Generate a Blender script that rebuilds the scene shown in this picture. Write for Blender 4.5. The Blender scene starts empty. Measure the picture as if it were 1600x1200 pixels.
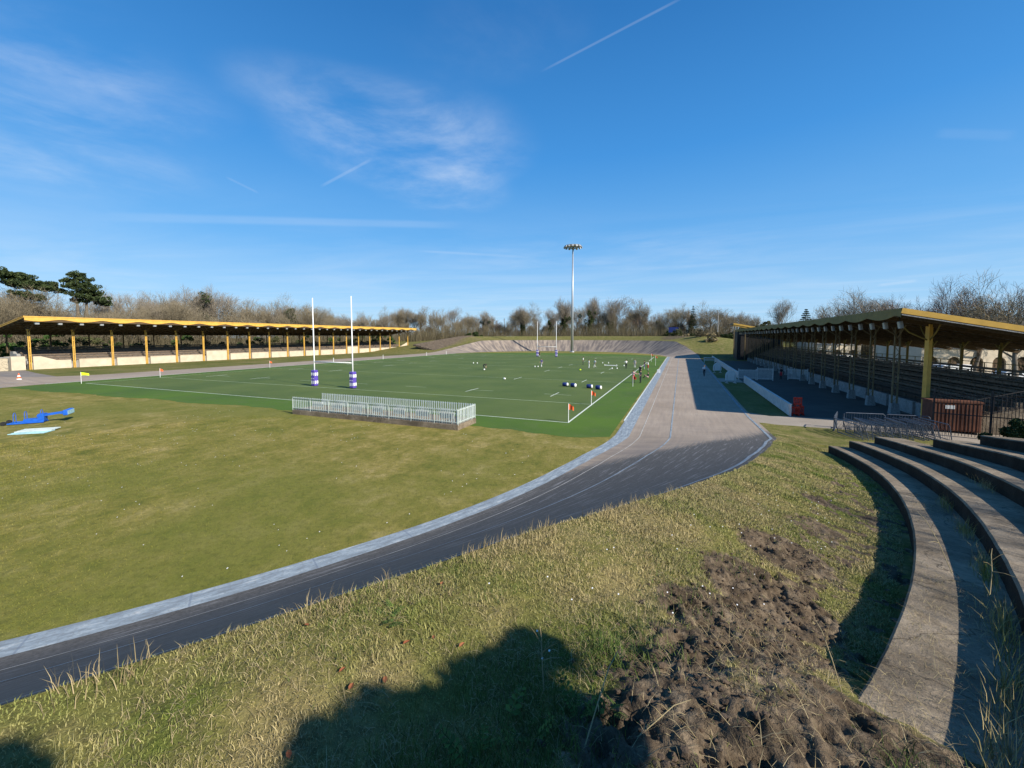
import bpy, math, random
import numpy as np
from mathutils import Vector, Matrix
random.seed(7); RNG = np.random.default_rng(7)
S = bpy.context.scene
COL = S.collection
R_ = math.radians
H_EYE = 6.2

# ------------------------------------------------------------------ helpers
def link(o, parent=None):
    COL.objects.link(o)
    if parent is not None: o.parent = parent
    return o
def tag(o, label=None, cat=None, group=None, kind=None):
    if label: o['label'] = label
    if cat: o['category'] = cat
    if group: o['group'] = group
    if kind: o['kind'] = kind
    return o
def thing(name, loc=(0, 0, 0), label=None, cat=None, group=None, rz=0.0):
    o = bpy.data.objects.new(name, None); o.empty_display_size = .3
    link(o); o.location = loc; o.rotation_euler = (0, 0, rz)
    return tag(o, label, cat, group)
def mesh_np(name, V, F, mats, mi=None, smooth=False):
    """V (n,3); F list of (k,faces[n,k]) arrays"""
    me = bpy.data.meshes.new(name)
    V = np.asarray(V, np.float32)
    me.vertices.add(len(V)); me.vertices.foreach_set('co', V.ravel())
    loops = np.concatenate([f.ravel() for f in F]).astype(np.int32)
    tot = np.concatenate([np.full(len(f), f.shape[1], np.int32) for f in F])
    st = np.concatenate([[0], np.cumsum(tot)[:-1]]).astype(np.int32)
    me.loops.add(len(loops)); me.loops.foreach_set('vertex_index', loops)
    me.polygons.add(len(tot)); me.polygons.foreach_set('loop_start', st); me.polygons.foreach_set('loop_total', tot)
    for m in mats: me.materials.append(m)
    if mi is not None: me.polygons.foreach_set('material_index', np.asarray(mi, np.int32))
    if smooth: me.polygons.foreach_set('use_smooth', np.ones(len(tot), bool))
    me.update(calc_edges=True); me.validate()
    return me
def attr(me, name, vals):
    a = me.attributes.new(name, 'FLOAT', 'POINT'); a.data.foreach_set('value', np.asarray(vals, np.float32))
def grid(name, P, mats, smooth=True, closed=False):
    """P array (n,m,3) -> mesh"""
    n, m = P.shape[:2]
    idx = np.arange(n * m).reshape(n, m)
    if closed: idx = np.vstack([idx, idx[:1]])
    a, b, c, d = idx[:-1, :-1], idx[1:, :-1], idx[1:, 1:], idx[:-1, 1:]
    F = np.stack([a, d, c, b], -1).reshape(-1, 4)
    return mesh_np(name, P.reshape(-1, 3), [F], mats, smooth=smooth)
class MB:
    def __init__(s): s.v = []; s.f = []; s.m = []
    def add(s, vs, fs, m=0):
        o = len(s.v); s.v += [tuple(v) for v in vs]
        for f in fs: s.f.append(tuple(o + i for i in f)); s.m.append(m)
    def box(s, x0, x1, y0, y1, z0, z1, m=0):
        s.add([(x0,y0,z0),(x1,y0,z0),(x1,y1,z0),(x0,y1,z0),(x0,y0,z1),(x1,y0,z1),(x1,y1,z1),(x0,y1,z1)],
              [(0,3,2,1),(4,5,6,7),(0,1,5,4),(1,2,6,5),(2,3,7,6),(3,0,4,7)], m)
    def beam(s, a, b, w, t, m=0, up=(0,0,1)):
        a = Vector(a); b = Vector(b); d = (b - a).normalized(); u = Vector(up)
        if abs(d.dot(u)) > .98: u = Vector((0, 1, 0))
        x = d.cross(u).normalized() * (w / 2); y = x.cross(d).normalized() * (t / 2)
        vs = [a-x-y, a+x-y, a+x+y, a-x+y, b-x-y, b+x-y, b+x+y, b-x+y]
        s.add(vs, [(0,3,2,1),(4,5,6,7),(0,1,5,4),(1,2,6,5),(2,3,7,6),(3,0,4,7)], m)
    def tube(s, pts, rad, n=6, m=0, cap=True):
        pts = [Vector(p) for p in pts]
        if not hasattr(rad, '__len__'): rad = [rad] * len(pts)
        o = len(s.v)
        for i, p in enumerate(pts):
            d = (pts[min(i+1, len(pts)-1)] - pts[max(i-1, 0)]).normalized()
            u = Vector((0,0,1)) if abs(d.z) < .95 else Vector((1,0,0))
            x = d.cross(u).normalized(); y = x.cross(d)
            for k in range(n):
                a = 2 * math.pi * k / n
                s.v.append(tuple(p + (x * math.cos(a) + y * math.sin(a)) * rad[i]))
        for i in range(len(pts) - 1):
            for k in range(n):
                k2 = (k + 1) % n
                s.f.append((o+i*n+k, o+i*n+k2, o+(i+1)*n+k2, o+(i+1)*n+k)); s.m.append(m)
        if cap:
            s.f.append(tuple(o + k for k in range(n))[::-1]); s.m.append(m)
            e = o + (len(pts) - 1) * n
            s.f.append(tuple(e + k for k in range(n))); s.m.append(m)
    def cyl(s, a, b, r0, r1=None, n=12, m=0): s.tube([a, b], [r0, r0 if r1 is None else r1], n, m)
    def extrude(s, poly, vec, m=0):
        n = len(poly); v = Vector(vec); A = [Vector(p) for p in poly]
        s.add(A + [p + v for p in A], [tuple(range(n))[::-1], tuple(range(n, 2*n))] +
              [(i, (i+1) % n, n + (i+1) % n, n + i) for i in range(n)], m)
    def ball(s, c, r, n=10, k=6, m=0, sc=(1,1,1)):
        vs = [(c[0], c[1], c[2]-r*sc[2])]
        for i in range(1, k):
            t = math.pi * i / k - math.pi/2
            for j in range(n):
                a = 2*math.pi*j/n
                vs.append((c[0]+r*sc[0]*math.cos(t)*math.cos(a), c[1]+r*sc[1]*math.cos(t)*math.sin(a), c[2]+r*sc[2]*math.sin(t)))
        vs.append((c[0], c[1], c[2]+r*sc[2])); fs = []
        for j in range(n): fs.append((0, 1+(j+1) % n, 1+j))
        for i in range(k-2):
            for j in range(n): fs.append((1+i*n+j, 1+i*n+(j+1) % n, 1+(i+1)*n+(j+1) % n, 1+(i+1)*n+j))
        e = len(vs)-1
        for j in range(n): fs.append((e, 1+(k-2)*n+j, 1+(k-2)*n+(j+1) % n))
        s.add(vs, fs, m)
    def mesh(s, name, mats, smooth=False):
        me = bpy.data.meshes.new(name); me.from_pydata(s.v, [], s.f)
        for m in (mats if isinstance(mats, (list, tuple)) else [mats]): me.materials.append(m)
        me.polygons.foreach_set('material_index', s.m)
        if smooth: me.polygons.foreach_set('use_smooth', [True] * len(s.f))
        me.update(); return me
    def build(s, name, mats, parent=None, smooth=False, loc=None):
        o = bpy.data.objects.new(name, s.mesh(name, mats, smooth)); link(o, parent)
        if loc is not None: o.location = loc
        return o
def copy_tree(o, parent=None):
    c = o.copy(); COL.objects.link(c); c.parent = parent
    for ch in o.children: copy_tree(ch, c)
    return c
def bevel(o, w=.02, n=2):
    m = o.modifiers.new('bevel', 'BEVEL'); m.width = w; m.segments = n; m.limit_method = 'ANGLE'
    return o
# value noise on numpy arrays
def vn(x, y, seed=0):
    xi = np.floor(x).astype(np.int64); yi = np.floor(y).astype(np.int64); fx = x - xi; fy = y - yi
    def hsh(a, b):
        n = (a * 374761393 + b * 668265263 + seed * 974711) & 0x7fffffff
        n = ((n ^ (n >> 13)) * 1274126177) & 0x7fffffff
        return ((n ^ (n >> 16)) & 0xffff) / 65535.0
    u = fx*fx*(3-2*fx); v = fy*fy*(3-2*fy)
    return (hsh(xi, yi)*(1-u) + hsh(xi+1, yi)*u)*(1-v) + (hsh(xi, yi+1)*(1-u) + hsh(xi+1, yi+1)*u)*v
def fbm(x, y, o=4, seed=0):
    t = 0; a = .5
    for i in range(o): t = t + a * vn(x * 2**i + 17*i, y * 2**i - 9*i, seed+i); a *= .5
    return t / (1 - .5**o)
def sst(x, a, b):
    t = np.clip((np.asarray(x, float) - a) / (b - a), 0, 1); return t*t*(3-2*t)

# ------------------------------------------------------------------ materials
class NT:
    def __init__(s, name):
        s.mat = bpy.data.materials.new(name); s.mat.use_nodes = True
        s.t = s.mat.node_tree; s.b = s.t.nodes['Principled BSDF']
    def n(s, ty, **kw):
        nd = s.t.nodes.new(ty)
        for k, v in kw.items():
            if k.startswith('i_'):
                key = k[2:]; key = int(key) if key.isdigit() else key.replace('_', ' ')
                s.set(nd.inputs[key], v)
            else: setattr(nd, k, v)
        return nd
    def set(s, inp, v):
        if hasattr(v, 'links') or hasattr(v, 'is_linked'): s.t.links.new(v, inp)
        else: inp.default_value = v
    def coord(s, sc=(1,1,1)):
        tc = s.n('ShaderNodeTexCoord'); mp = s.n('ShaderNodeMapping'); s.t.links.new(tc.outputs['Object'], mp.inputs['Vector'])
        mp.inputs['Scale'].default_value = sc; return mp.outputs[0]
    def noise(s, scale, detail=4, rough=.55, vec=None):
        nd = s.n('ShaderNodeTexNoise'); nd.inputs['Scale'].default_value = scale; nd.inputs['Detail'].default_value = detail
        nd.inputs['Roughness'].default_value = rough
        s.t.links.new(vec if vec is not None else s.coord(), nd.inputs['Vector']); return nd.outputs['Fac']
    def ramp(s, fac, stops):
        nd = s.n('ShaderNodeValToRGB'); s.t.links.new(fac, nd.inputs[0]); e = nd.color_ramp.elements
        while len(e) < len(stops): e.new(.5)
        for k, (p, c) in enumerate(stops):
            e[k].position = p; e[k].color = (c, c, c, 1) if not hasattr(c, '__len__') else (*c, 1)
        return nd.outputs[0]
    def mix(s, fac, a, b, bt='MIX'):
        nd = s.n('ShaderNodeMix'); nd.data_type = 'RGBA'; nd.blend_type = bt
        for i, v in ((0, fac), (6, a), (7, b)):
            if isinstance(v, tuple): v = (*v, 1) if len(v) == 3 else v
            s.set(nd.inputs[i], v)
        return nd.outputs[2]
    def math(s, op, a, b=0.0, clamp=False):
        nd = s.n('ShaderNodeMath'); nd.operation = op; nd.use_clamp = clamp; s.set(nd.inputs[0], a); s.set(nd.inputs[1], b); return nd.outputs[0]
    def attr(s, name):
        nd = s.n('ShaderNodeAttribute'); nd.attribute_name = name; return nd.outputs['Fac']
    def out(s, col, rough=.85, bump=None, bs=.3, bd=.02, metal=0.0, spec=.3):
        s.set(s.b.inputs['Base Color'], (*col, 1) if isinstance(col, tuple) and len(col) == 3 else col)
        s.set(s.b.inputs['Roughness'], rough); s.set(s.b.inputs['Metallic'], metal); s.b.inputs['Specular IOR Level'].default_value = spec
        if bump is not None:
            bn = s.n('ShaderNodeBump'); bn.inputs['Strength'].default_value = bs; bn.inputs['Distance'].default_value = bd
            s.t.links.new(bump, bn.inputs['Height']); s.t.links.new(bn.outputs[0], s.b.inputs['Normal'])
        return s.mat
def sc3(c, k): return tuple(min(1, x * k) for x in c)
def simple(name, col, rough=.7, var=.2, scale=3.0, bump=.15, bd=.01, metal=0.0, spec=.3, aniso=(1,1,1)):
    t = NT(name); v = t.coord(aniso); n1 = t.noise(scale, 5, .6, v)
    c = t.ramp(n1, [(.3, sc3(col, 1-var)), (.7, sc3(col, 1+var))])
    return t.out(c, rough, t.noise(scale*6, 4, .6, v) if bump else None, bump, bd, metal, spec)

M = {}
def mk_mats():
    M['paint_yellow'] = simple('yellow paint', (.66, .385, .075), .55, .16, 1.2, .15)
    M['paint_yellow_shade'] = simple('yellow paint darkened as in shade', (.21, .15, .035), .6, .2, 1.5, .15)  # same yellow paint, with the shade under the roof put into its colour
    M['wood_dark'] = simple('dark timber', (.10, .065, .035), .85, .4, 1.0, .3, .02, aniso=(6, 1, 6))
    M['wood_bench'] = simple('bench timber', (.16, .12, .085), .85, .3, 2.0, .3)
    M['steel_dark'] = simple('dark steel', (.035, .033, .032), .6, .3, 3, .1)
    M['iron_brown'] = simple('brown iron', (.20, .15, .075), .6, .3, 3, .1)
    M['galv'] = simple('galvanised steel', (.42, .44, .46), .45, .2, 6, .05, metal=.5)
    M['galv_shade'] = simple('galvanised steel darkened for shade', (.085, .105, .14), .35, .25, 6, .05, metal=.3)  # galvanised steel of the crowd barriers, bluish shade painted into the colour
    M['rail_pale'] = simple('pale green grey paint', (.50, .56, .53), .55, .15, 5, .05)
    M['white'] = simple('white paint', (.78, .78, .76), .5, .06, 2, .03)
    M['white_dirty'] = simple('dirty white paint', (.55, .55, .53), .6, .2, 2.5, .05)
    M['line'] = simple('white line paint', (.62, .66, .58), .8, .15, 6, 0)
    M['line_worn'] = simple('worn white line', (.42, .39, .34), .85, .3, 3, 0)
    M['line_turf'] = simple('faint turf line', (.40, .47, .32), .9, .2, 4, 0)
    M['purple'] = simple('purple foam cover', (.10, .065, .36), .6, .12, 3, .1)
    M['red'] = simple('red plastic', (.42, .03, .018), .45, .15, 4, .05)
    M['orange'] = simple('orange fabric', (.80, .13, .035), .6, .15, 8, .1)
    M['lime'] = simple('lime fabric', (.62, .80, .02), .6, .1, 8, .1)
    M['blue_metal'] = simple('blue paint', (.015, .11, .50), .4, .2, 4, .08)
    M['blue_dark'] = simple('navy vinyl', (.02, .035, .16), .5, .2, 4, .08)
    M['pale_blue'] = simple('pale blue board', (.36, .58, .62), .55, .2, 3, .1)
    M['black'] = simple('black rubber', (.018, .018, .02), .7, .2, 6, .1)
    M['rust'] = simple('rusty brown sheet', (.11, .043, .024), .75, .45, 1.5, .3)
    M['cream'] = simple('cream render wall', (.56, .475, .35), .85, .14, .8, .3)
    M['conc_light'] = concrete('light concrete', (.36, .35, .33), .3)
    M['conc_step'] = concrete('weathered concrete', (.26, .21, .15), .6); M['conc_riser_shade'] = concrete('weathered concrete with shade darkening', (.036, .031, .024), .6); M['conc_brown'] = concrete('brown old concrete', (.15, .12, .09), .45)  # riser concrete: weathering, plus shade darkening put into its base colour
    M['stone'] = stone()
    M['glass'] = simple('dark window glass', (.03, .04, .05), .08, .1, 2, 0, spec=.6)
    M['lamp_glass'] = simple('lamp glass', (.34, .36, .37), .2, .05, 2, 0, spec=.6)
    M['skin'] = simple('skin', (.45, .27, .19), .55, .08, 8, .05)
    M['hair'] = simple('dark hair', (.025, .017, .012), .6, .3, 20, .2)
    M['tile'] = simple('grey roof sheet', (.17, .165, .14), .7, .25, 1.0, .2)
    M['ply'] = simple('pale panel', (.62, .64, .62), .6, .12, 2, .05)
    M['bark'] = simple('bark', (.15, .125, .095), .9, .3, 2.0, .5, .05)
    M['twig'] = twig('twigs', (.15, .125, .08), (.27, .225, .15))
    M['twig_grey'] = twig('grey twigs', (.17, .145, .11), (.29, .25, .195))
    M['twig_red'] = twig('reddish twigs', (.085, .058, .042), (.16, .105, .075))
    M['pine_leaf'] = twig('pine needles', (.022, .038, .014), (.065, .085, .030))
    M['ivy'] = twig('ivy leaves', (.016, .030, .010), (.055, .075, .022))
    M['laurel'] = twig('laurel leaves', (.020, .055, .012), (.075, .13, .03))
    M['olive_leaf'] = twig('dull leaves', (.05, .06, .022), (.11, .115, .045))
    M['straw'] = twig('straw', (.22, .17, .085), (.42, .34, .19))
    M['blade'] = twig('grass blades', (.07, .105, .018), (.24, .22, .075), patch=True)
    M['blade_field'] = field_blade()
    M['lush'] = twig('lush blades', (.035, .07, .018), (.13, .18, .04)); M['thatch'] = twig('thatch', (.16, .125, .06), (.44, .36, .19))
    M['brush'] = twig('undergrowth', (.075, .065, .035), (.20, .165, .10))
    M['leaf_fall'] = twig('fallen leaves', (.22, .07, .03), (.33, .14, .06))
    M['soil_lump'] = simple('soil', (.085, .06, .04), .95, .4, 8, .6, .02)
def concrete(name, col, var):
    t = NT(name); a = t.noise(.9, 5, .65); b = t.noise(9, 5, .7)
    st = t.noise(1.2, 6, .7, t.coord((1, 1, .15)))
    c = t.ramp(a, [(.3, sc3(col, 1-var)), (.7, sc3(col, 1+var*.7))])
    c = t.mix(t.ramp(st, [(.55, 0.0), (.72, .55)]), c, sc3(col, .45))
    c = t.mix(t.ramp(b, [(.35, .5), (.6, 0.0)]), c, sc3(col, .5))
    g = t.noise(38, 5, .75); pt = t.noise(3.2, 5, .7)
    c = t.mix(t.ramp(pt, [(.52, 0.0), (.66, .55)]), c, (col[0]*.55, col[1]*.5, col[2]*.42))
    c = t.mix(t.ramp(pt, [(.30, .45), (.42, 0.0)]), c, sc3(col, 1.35))
    c = t.mix(t.ramp(g, [(.30, .55), (.48, 0.0)]), c, sc3(col, .38)); c = t.mix(t.ramp(g, [(.58, 0.0), (.75, .5)]), c, sc3(col, 1.7))
    vr = t.n('ShaderNodeTexVoronoi'); vr.feature = 'DISTANCE_TO_EDGE'; vr.inputs['Scale'].default_value = .55; nz = t.n('ShaderNodeTexNoise'); nz.inputs['Scale'].default_value = 2.5; nz.inputs['Detail'].default_value = 5
    vm = t.n('ShaderNodeVectorMath'); vm.operation = 'MULTIPLY_ADD'; t.t.links.new(t.coord(), nz.inputs['Vector']); t.t.links.new(nz.outputs['Color'], vm.inputs[0]); vm.inputs[1].default_value = (.5, .5, .5); t.t.links.new(t.coord(), vm.inputs[2]); t.t.links.new(vm.outputs[0], vr.inputs['Vector'])
    c = t.mix(t.ramp(vr.outputs['Distance'], [(0.0, .85), (.008, 0.0)]), c, sc3(col, .22))
    return t.out(c, .92, t.math('ADD', b, t.math('MULTIPLY', g, .6)), .8, .025, spec=.12)
def stone():
    t = NT('pale rubble stone'); v = t.n('ShaderNodeTexVoronoi'); v.inputs['Scale'].default_value = 2.2
    t.t.links.new(t.coord((1,1,1.5)), v.inputs['Vector'])
    v2 = t.n('ShaderNodeTexVoronoi'); v2.feature = 'DISTANCE_TO_EDGE'; v2.inputs['Scale'].default_value = 2.2
    t.t.links.new(t.coord((1,1,1.5)), v2.inputs['Vector'])
    c = t.ramp(t.noise(3, 4, .6), [(.3, (.40, .33, .22)), (.7, (.56, .48, .35))])
    c = t.mix(t.ramp(v2.outputs['Distance'], [(.0, 1.0), (.06, 0.0)]), c, (.20, .17, .13))
    return t.out(c, .9, v2.outputs['Distance'], .5, .05)
GRASS = ((.36, (.11, .122, .023)), (.47, (.215, .188, .044)), (.54, (.28, .23, .068)), (.64, (.39, .31, .13)))
def grass_patches(t):
    n0 = t.noise(.07, 4, .6); n1 = t.noise(.5, 6, .7); nm = t.noise(1.7, 5, .7, t.coord((1, .6, 1)))
    c = t.ramp(t.math('ADD', t.math('MULTIPLY', n1, .6), t.math('MULTIPLY', nm, .4)), GRASS)
    return t.mix(t.ramp(n0, [(.42, 0.0), (.62, .7)]), c, (.15, .164, .030))
def field_blade():
    t = NT('lawn blades'); g = t.n('ShaderNodeNewGeometry'); c = grass_patches(t)
    c = t.mix(1.0, c, t.ramp(g.outputs['Random Per Island'], [(0, .55), (1, 1.25)]), 'MULTIPLY')
    return t.out(c, .75, spec=.15)
def twig(name, c0, c1, patch=False):
    t = NT(name); g = t.n('ShaderNodeNewGeometry')
    c = t.ramp(g.outputs['Random Per Island'], [(0, c0), (1, c1)])
    if patch:
        n1 = t.noise(1.1, 4, .6); n2 = t.noise(.35, 3, .5)
        green = t.ramp(g.outputs['Random Per Island'], [(0, (.085, .14, .022)), (1, (.235, .265, .055))])
        dry = t.ramp(g.outputs['Random Per Island'], [(0, (.26, .215, .09)), (1, (.50, .41, .21))])
        f = t.math('ADD', t.math('MULTIPLY', n1, .6), t.math('MULTIPLY', n2, .55))
        c = t.mix(t.ramp(f, [(.42, 0.0), (.64, 1.0)]), green, dry)
    m = t.out(c, .75, spec=.15)
    return m
mk_mats()

def m_track():
    t = NT('track concrete')
    ts, td = t.attr('ts'), t.attr('td')
    cb = t.n('ShaderNodeCombineXYZ'); t.set(cb.inputs[0], t.math('MULTIPLY', ts, .12)); t.set(cb.inputs[1], t.math('MULTIPLY', td, 1.6))
    streak = t.noise(2.2, 6, .65, cb.outputs[0])
    cb2 = t.n('ShaderNodeCombineXYZ'); t.set(cb2.inputs[0], t.math('MULTIPLY', ts, .5)); t.set(cb2.inputs[1], t.math('MULTIPLY', td, 8.0))
    scr = t.noise(1.0, 7, .72, cb2.outputs[0])
    cb3 = t.n('ShaderNodeCombineXYZ'); t.set(cb3.inputs[0], t.math('MULTIPLY', ts, 1.1)); t.set(cb3.inputs[1], t.math('MULTIPLY', td, .16))
    drip = t.noise(1.0, 5, .65, cb3.outputs[0])
    fine = t.noise(14, 5, .7); big = t.noise(.22, 4, .6)
    c = t.ramp(big, [(.3, (.295, .235, .175)), (.7, (.43, .35, .27))])
    c = t.mix(t.ramp(streak, [(.35, .45), (.6, 0.0)]), c, (.21, .175, .15))
    c = t.mix(t.ramp(fine, [(.35, .5), (.65, 0.0)]), c, (.22, .18, .145))
    # slab joints every 6 m
    md = t.math('PINGPONG', ts, 3.0); jt = t.math('LESS_THAN', md, .02)
    c = t.mix(t.math('MULTIPLY', jt, .5), c, (.12, .10, .09))
    # run-off stains on the bankings
    bank = t.attr('bank')
    stain = t.math('MULTIPLY', t.ramp(drip, [(.42, 0.0), (.58, .85)]), bank)
    c = t.mix(stain, c, (.115, .10, .095))
    # darker grey tone over the near bend
    dk = t.math('ADD', t.attr('dark'), t.math('MULTIPLY', t.math('SUBTRACT', scr, .5), .9))
    dk = t.ramp(dk, [(.40, 0.0), (.62, 1.0)])
    ac = t.ramp(fine, [(.3, (.058, .055, .051)), (.7, (.132, .124, .114))])
    ac = t.mix(t.ramp(scr, [(.54, 0.0), (.68, .85)]), ac, (.29, .28, .27))
    c = t.mix(dk, c, ac)
    return t.out(c, .88, fine, .3, .01, spec=.2)
def m_blue():
    t = NT('worn blue paint'); ts, td = t.attr('ts'), t.attr('td')
    cb = t.n('ShaderNodeCombineXYZ'); t.set(cb.inputs[0], t.math('MULTIPLY', ts, .6)); t.set(cb.inputs[1], t.math('MULTIPLY', td, 3.0))
    n = t.noise(2.0, 6, .7, cb.outputs[0]); f = t.noise(12, 5, .7)
    c = t.ramp(n, [(.36, (.16, .185, .205)), (.50, (.235, .28, .315)), (.58, (.30, .35, .38)), (.68, (.47, .475, .46))])
    c = t.mix(t.ramp(f, [(.34, .7), (.52, 0.0)]), c, (.17, .185, .19))
    md = t.math('PINGPONG', ts, 1.5); c = t.mix(t.math('MULTIPLY', t.math('LESS_THAN', md, .025), .5), c, (.12, .15, .2))
    return t.out(c, .8, f, .2, .01)
def m_infield():
    t = NT('natural grass'); n2 = t.noise(4.5, 5, .7); n3 = t.noise(30, 4, .7, t.coord((1, .35, 1))); c = grass_patches(t)
    c = t.mix(t.ramp(n2, [(.3, .55), (.55, 0.0)]), c, (.075, .08, .022))
    c = t.mix(t.ramp(n3, [(.25, .6), (.5, 0.0)]), c, (.055, .06, .018))
    c = t.mix(t.ramp(n3, [(.6, 0.0), (.8, .5)]), c, (.29, .26, .12))
    return t.out(c, .9, n3, .8, .05, spec=.1)
def m_turf():
    t = NT('synthetic turf'); n1 = t.noise(.15, 3, .5); n3 = t.noise(25, 4, .7, t.coord((1, .3, 1)))
    tc = t.n('ShaderNodeTexCoord'); sp = t.n('ShaderNodeSeparateXYZ'); t.t.links.new(tc.outputs['Object'], sp.inputs[0])
    # playing area is a greyer green than the run-off round it
    fx = t.math('MULTIPLY', t.math('GREATER_THAN', sp.outputs[0], -73.0), t.math('LESS_THAN', sp.outputs[0], -7.4))
    fy = t.math('MULTIPLY', t.math('GREATER_THAN', sp.outputs[1], 28.7), t.math('LESS_THAN', sp.outputs[1], 131.0))
    a = t.mix(t.math('MULTIPLY', fx, fy), (.086, .156, .013), (.108, .146, .034))
    n5 = t.noise(.9, 5, .7); c = t.mix(t.ramp(n1, [(.35, 0.0), (.65, .5)]), a, (.045, .085, .018)); c = t.mix(t.ramp(n5, [(.5, 0.0), (.7, .45)]), c, (.12, .14, .055))
    c = t.mix(t.ramp(n3, [(.25, .55), (.55, 0.0)]), c, (.024, .046, .012))
    c = t.mix(t.ramp(n3, [(.6, 0.0), (.8, .4)]), c, (.09, .12, .055))
    return t.out(c, .8, n3, .6, .03, spec=.2)
def m_berm():
    t = NT('rough grass and soil'); n1 = t.noise(1.1, 5, .65); n2 = t.noise(9, 5, .7); n3 = t.noise(45, 4, .7)
    g = t.ramp(n1, [(.3, (.085, .11, .02)), (.5, (.17, .16, .046)), (.7, (.27, .215, .095))])
    g = t.mix(t.ramp(n2, [(.35, .6), (.58, 0.0)]), g, (.06, .055, .025))
    n4 = t.noise(2.6, 4, .6); s = t.ramp(t.math('ADD', t.math('MULTIPLY', n2, .55), t.math('MULTIPLY', n4, .45)), [(.36, (.038, .028, .019)), (.50, (.112, .084, .056)), (.64, (.23, .178, .12))])
    s = t.mix(t.ramp(n3, [(.3, .5), (.55, 0.0)]), s, (.05, .036, .024))
    f = t.math('ADD', t.attr('dirt'), t.math('MULTIPLY', t.math('SUBTRACT', n2, .5), .8))
    c = t.mix(t.ramp(f, [(.4, 0.0), (.6, 1.0)]), g, s)
    return t.out(c, .95, t.math('ADD', n2, t.math('MULTIPLY', n3, .5)), 1.0, .03, spec=.08)
def m_ground():
    t = NT('rough ground'); n1 = t.noise(.15, 5, .65); n2 = t.noise(2.5, 5, .7)
    c = t.ramp(n1, [(.3, (.085, .11, .024)), (.5, (.15, .15, .045)), (.7, (.235, .19, .085))])
    c = t.mix(t.ramp(n2, [(.3, .6), (.6, 0.0)]), c, (.06, .055, .025))
    return t.out(c, .95, n2, .8, .1, spec=.08)
def m_asphalt(name, a, b, sc=.3):
    t = NT(name); n1 = t.noise(sc, 5, .65); n2 = t.noise(20, 4, .7)
    c = t.ramp(n1, [(.3, a), (.7, b)]); c = t.mix(t.ramp(n2, [(.3, .5), (.6, 0.0)]), c, sc3(a, .7))
    return t.out(c, .9, n2, .4, .01, spec=.2)
M['track'] = m_track(); M['blue'] = m_blue(); M['infield'] = m_infield(); M['turf'] = m_turf(); M['berm'] = m_berm(); M['ground'] = m_ground()
M['apron'] = m_asphalt('grey apron asphalt', (.17, .15, .135), (.26, .235, .21))
M['yard'] = m_asphalt('dark yard asphalt', (.075, .066, .058), (.13, .115, .10)); M['path'] = m_asphalt('pale path', (.27, .23, .185), (.37, .32, .26))

# ------------------------------------------------------------------ plan of the velodrome (+y along the straights, pitch level z = 0)
CX, CY, FY = -40.2, 26.0, 134.0
FI = [-25, -15, -6, 0, 3.3, 8, 12.4, 21.2, 25.7, 29.2, 32, 40, 90]
ZR = [0.0, .06, .28, .62, 1.0, 1.5, 2.0, 3.0, 3.55, 4.0, 4.12, 4.2, 4.25]
RR = [45.4, 45.4, 45.4, 45.2, 44.6, 44.15, 43.9, 43.9, 44.1, 44.4, 44.5, 44.5, 44.5]
RI = [36.5, 36.5, 36.5, 36.5, 36.3, 35.9, 35.75, 35.7, 35.65, 35.6, 35.6, 35.6, 35.8]
def zrim(f): return np.interp(f, FI, ZR)
def rrim(f): return np.interp(f, FI, RR)
def rinn(f): return np.interp(f, FI, RI)
def stations():
    """(base point, outward normal, fold angle, arc s, far?) all round the track"""
    out = []; s = 0
    ys = np.arange(FY, CY, -1.2)
    for y in ys: out.append((0, y, None))
    for th in np.concatenate([np.arange(0, 50, .5), np.arange(50, 180, 2.0)]): out.append((1, th, None))
    for y in np.arange(CY, FY, 2.0): out.append((2, y, None))
    for th in np.arange(0, 180, 1.5): out.append((3, th, None))
    return out
ST = stations()
def st_point(st, R):
    k, a, _ = st
    if k == 0: return np.array([CX + R, a])
    if k == 1: return np.array([CX + R*math.cos(R_(a)), CY - R*math.sin(R_(a))])
    if k == 2: return np.array([CX - R, a])
    return np.array([CX - R*math.cos(R_(a)), FY + R*math.sin(R_(a))])
def st_phi(st):
    k, a, _ = st
    if k in (1, 3): return min(a, 180 - a)
    return -math.degrees(min(a - CY, FY - a) / 36.5)
def st_prof(st):
    f = st_phi(st); far = 1.1 if (st[0] == 3 or (st[0] in (0, 2) and st[1] > 80)) else 1.0
    ri = float(rinn(f)); rr = float(rrim(f))
    if st[0] == 2: rr += 1.6 * min(1, max(0, min(st[1]-CY, FY-st[1]) / 15))
    return ri, rr, float(zrim(f)) * far
def bank_z(d, w, zr):
    t = np.clip((d - .85) / (w - .85), 0, 1); return zr * t**1.15
def arc_s():
    s = [0.0]
    for a, b in zip(ST[:-1], ST[1:]): s.append(s[-1] + float(np.linalg.norm(st_point(a, 40) - st_point(b, 40))))
    return s
SS = arc_s()
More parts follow.
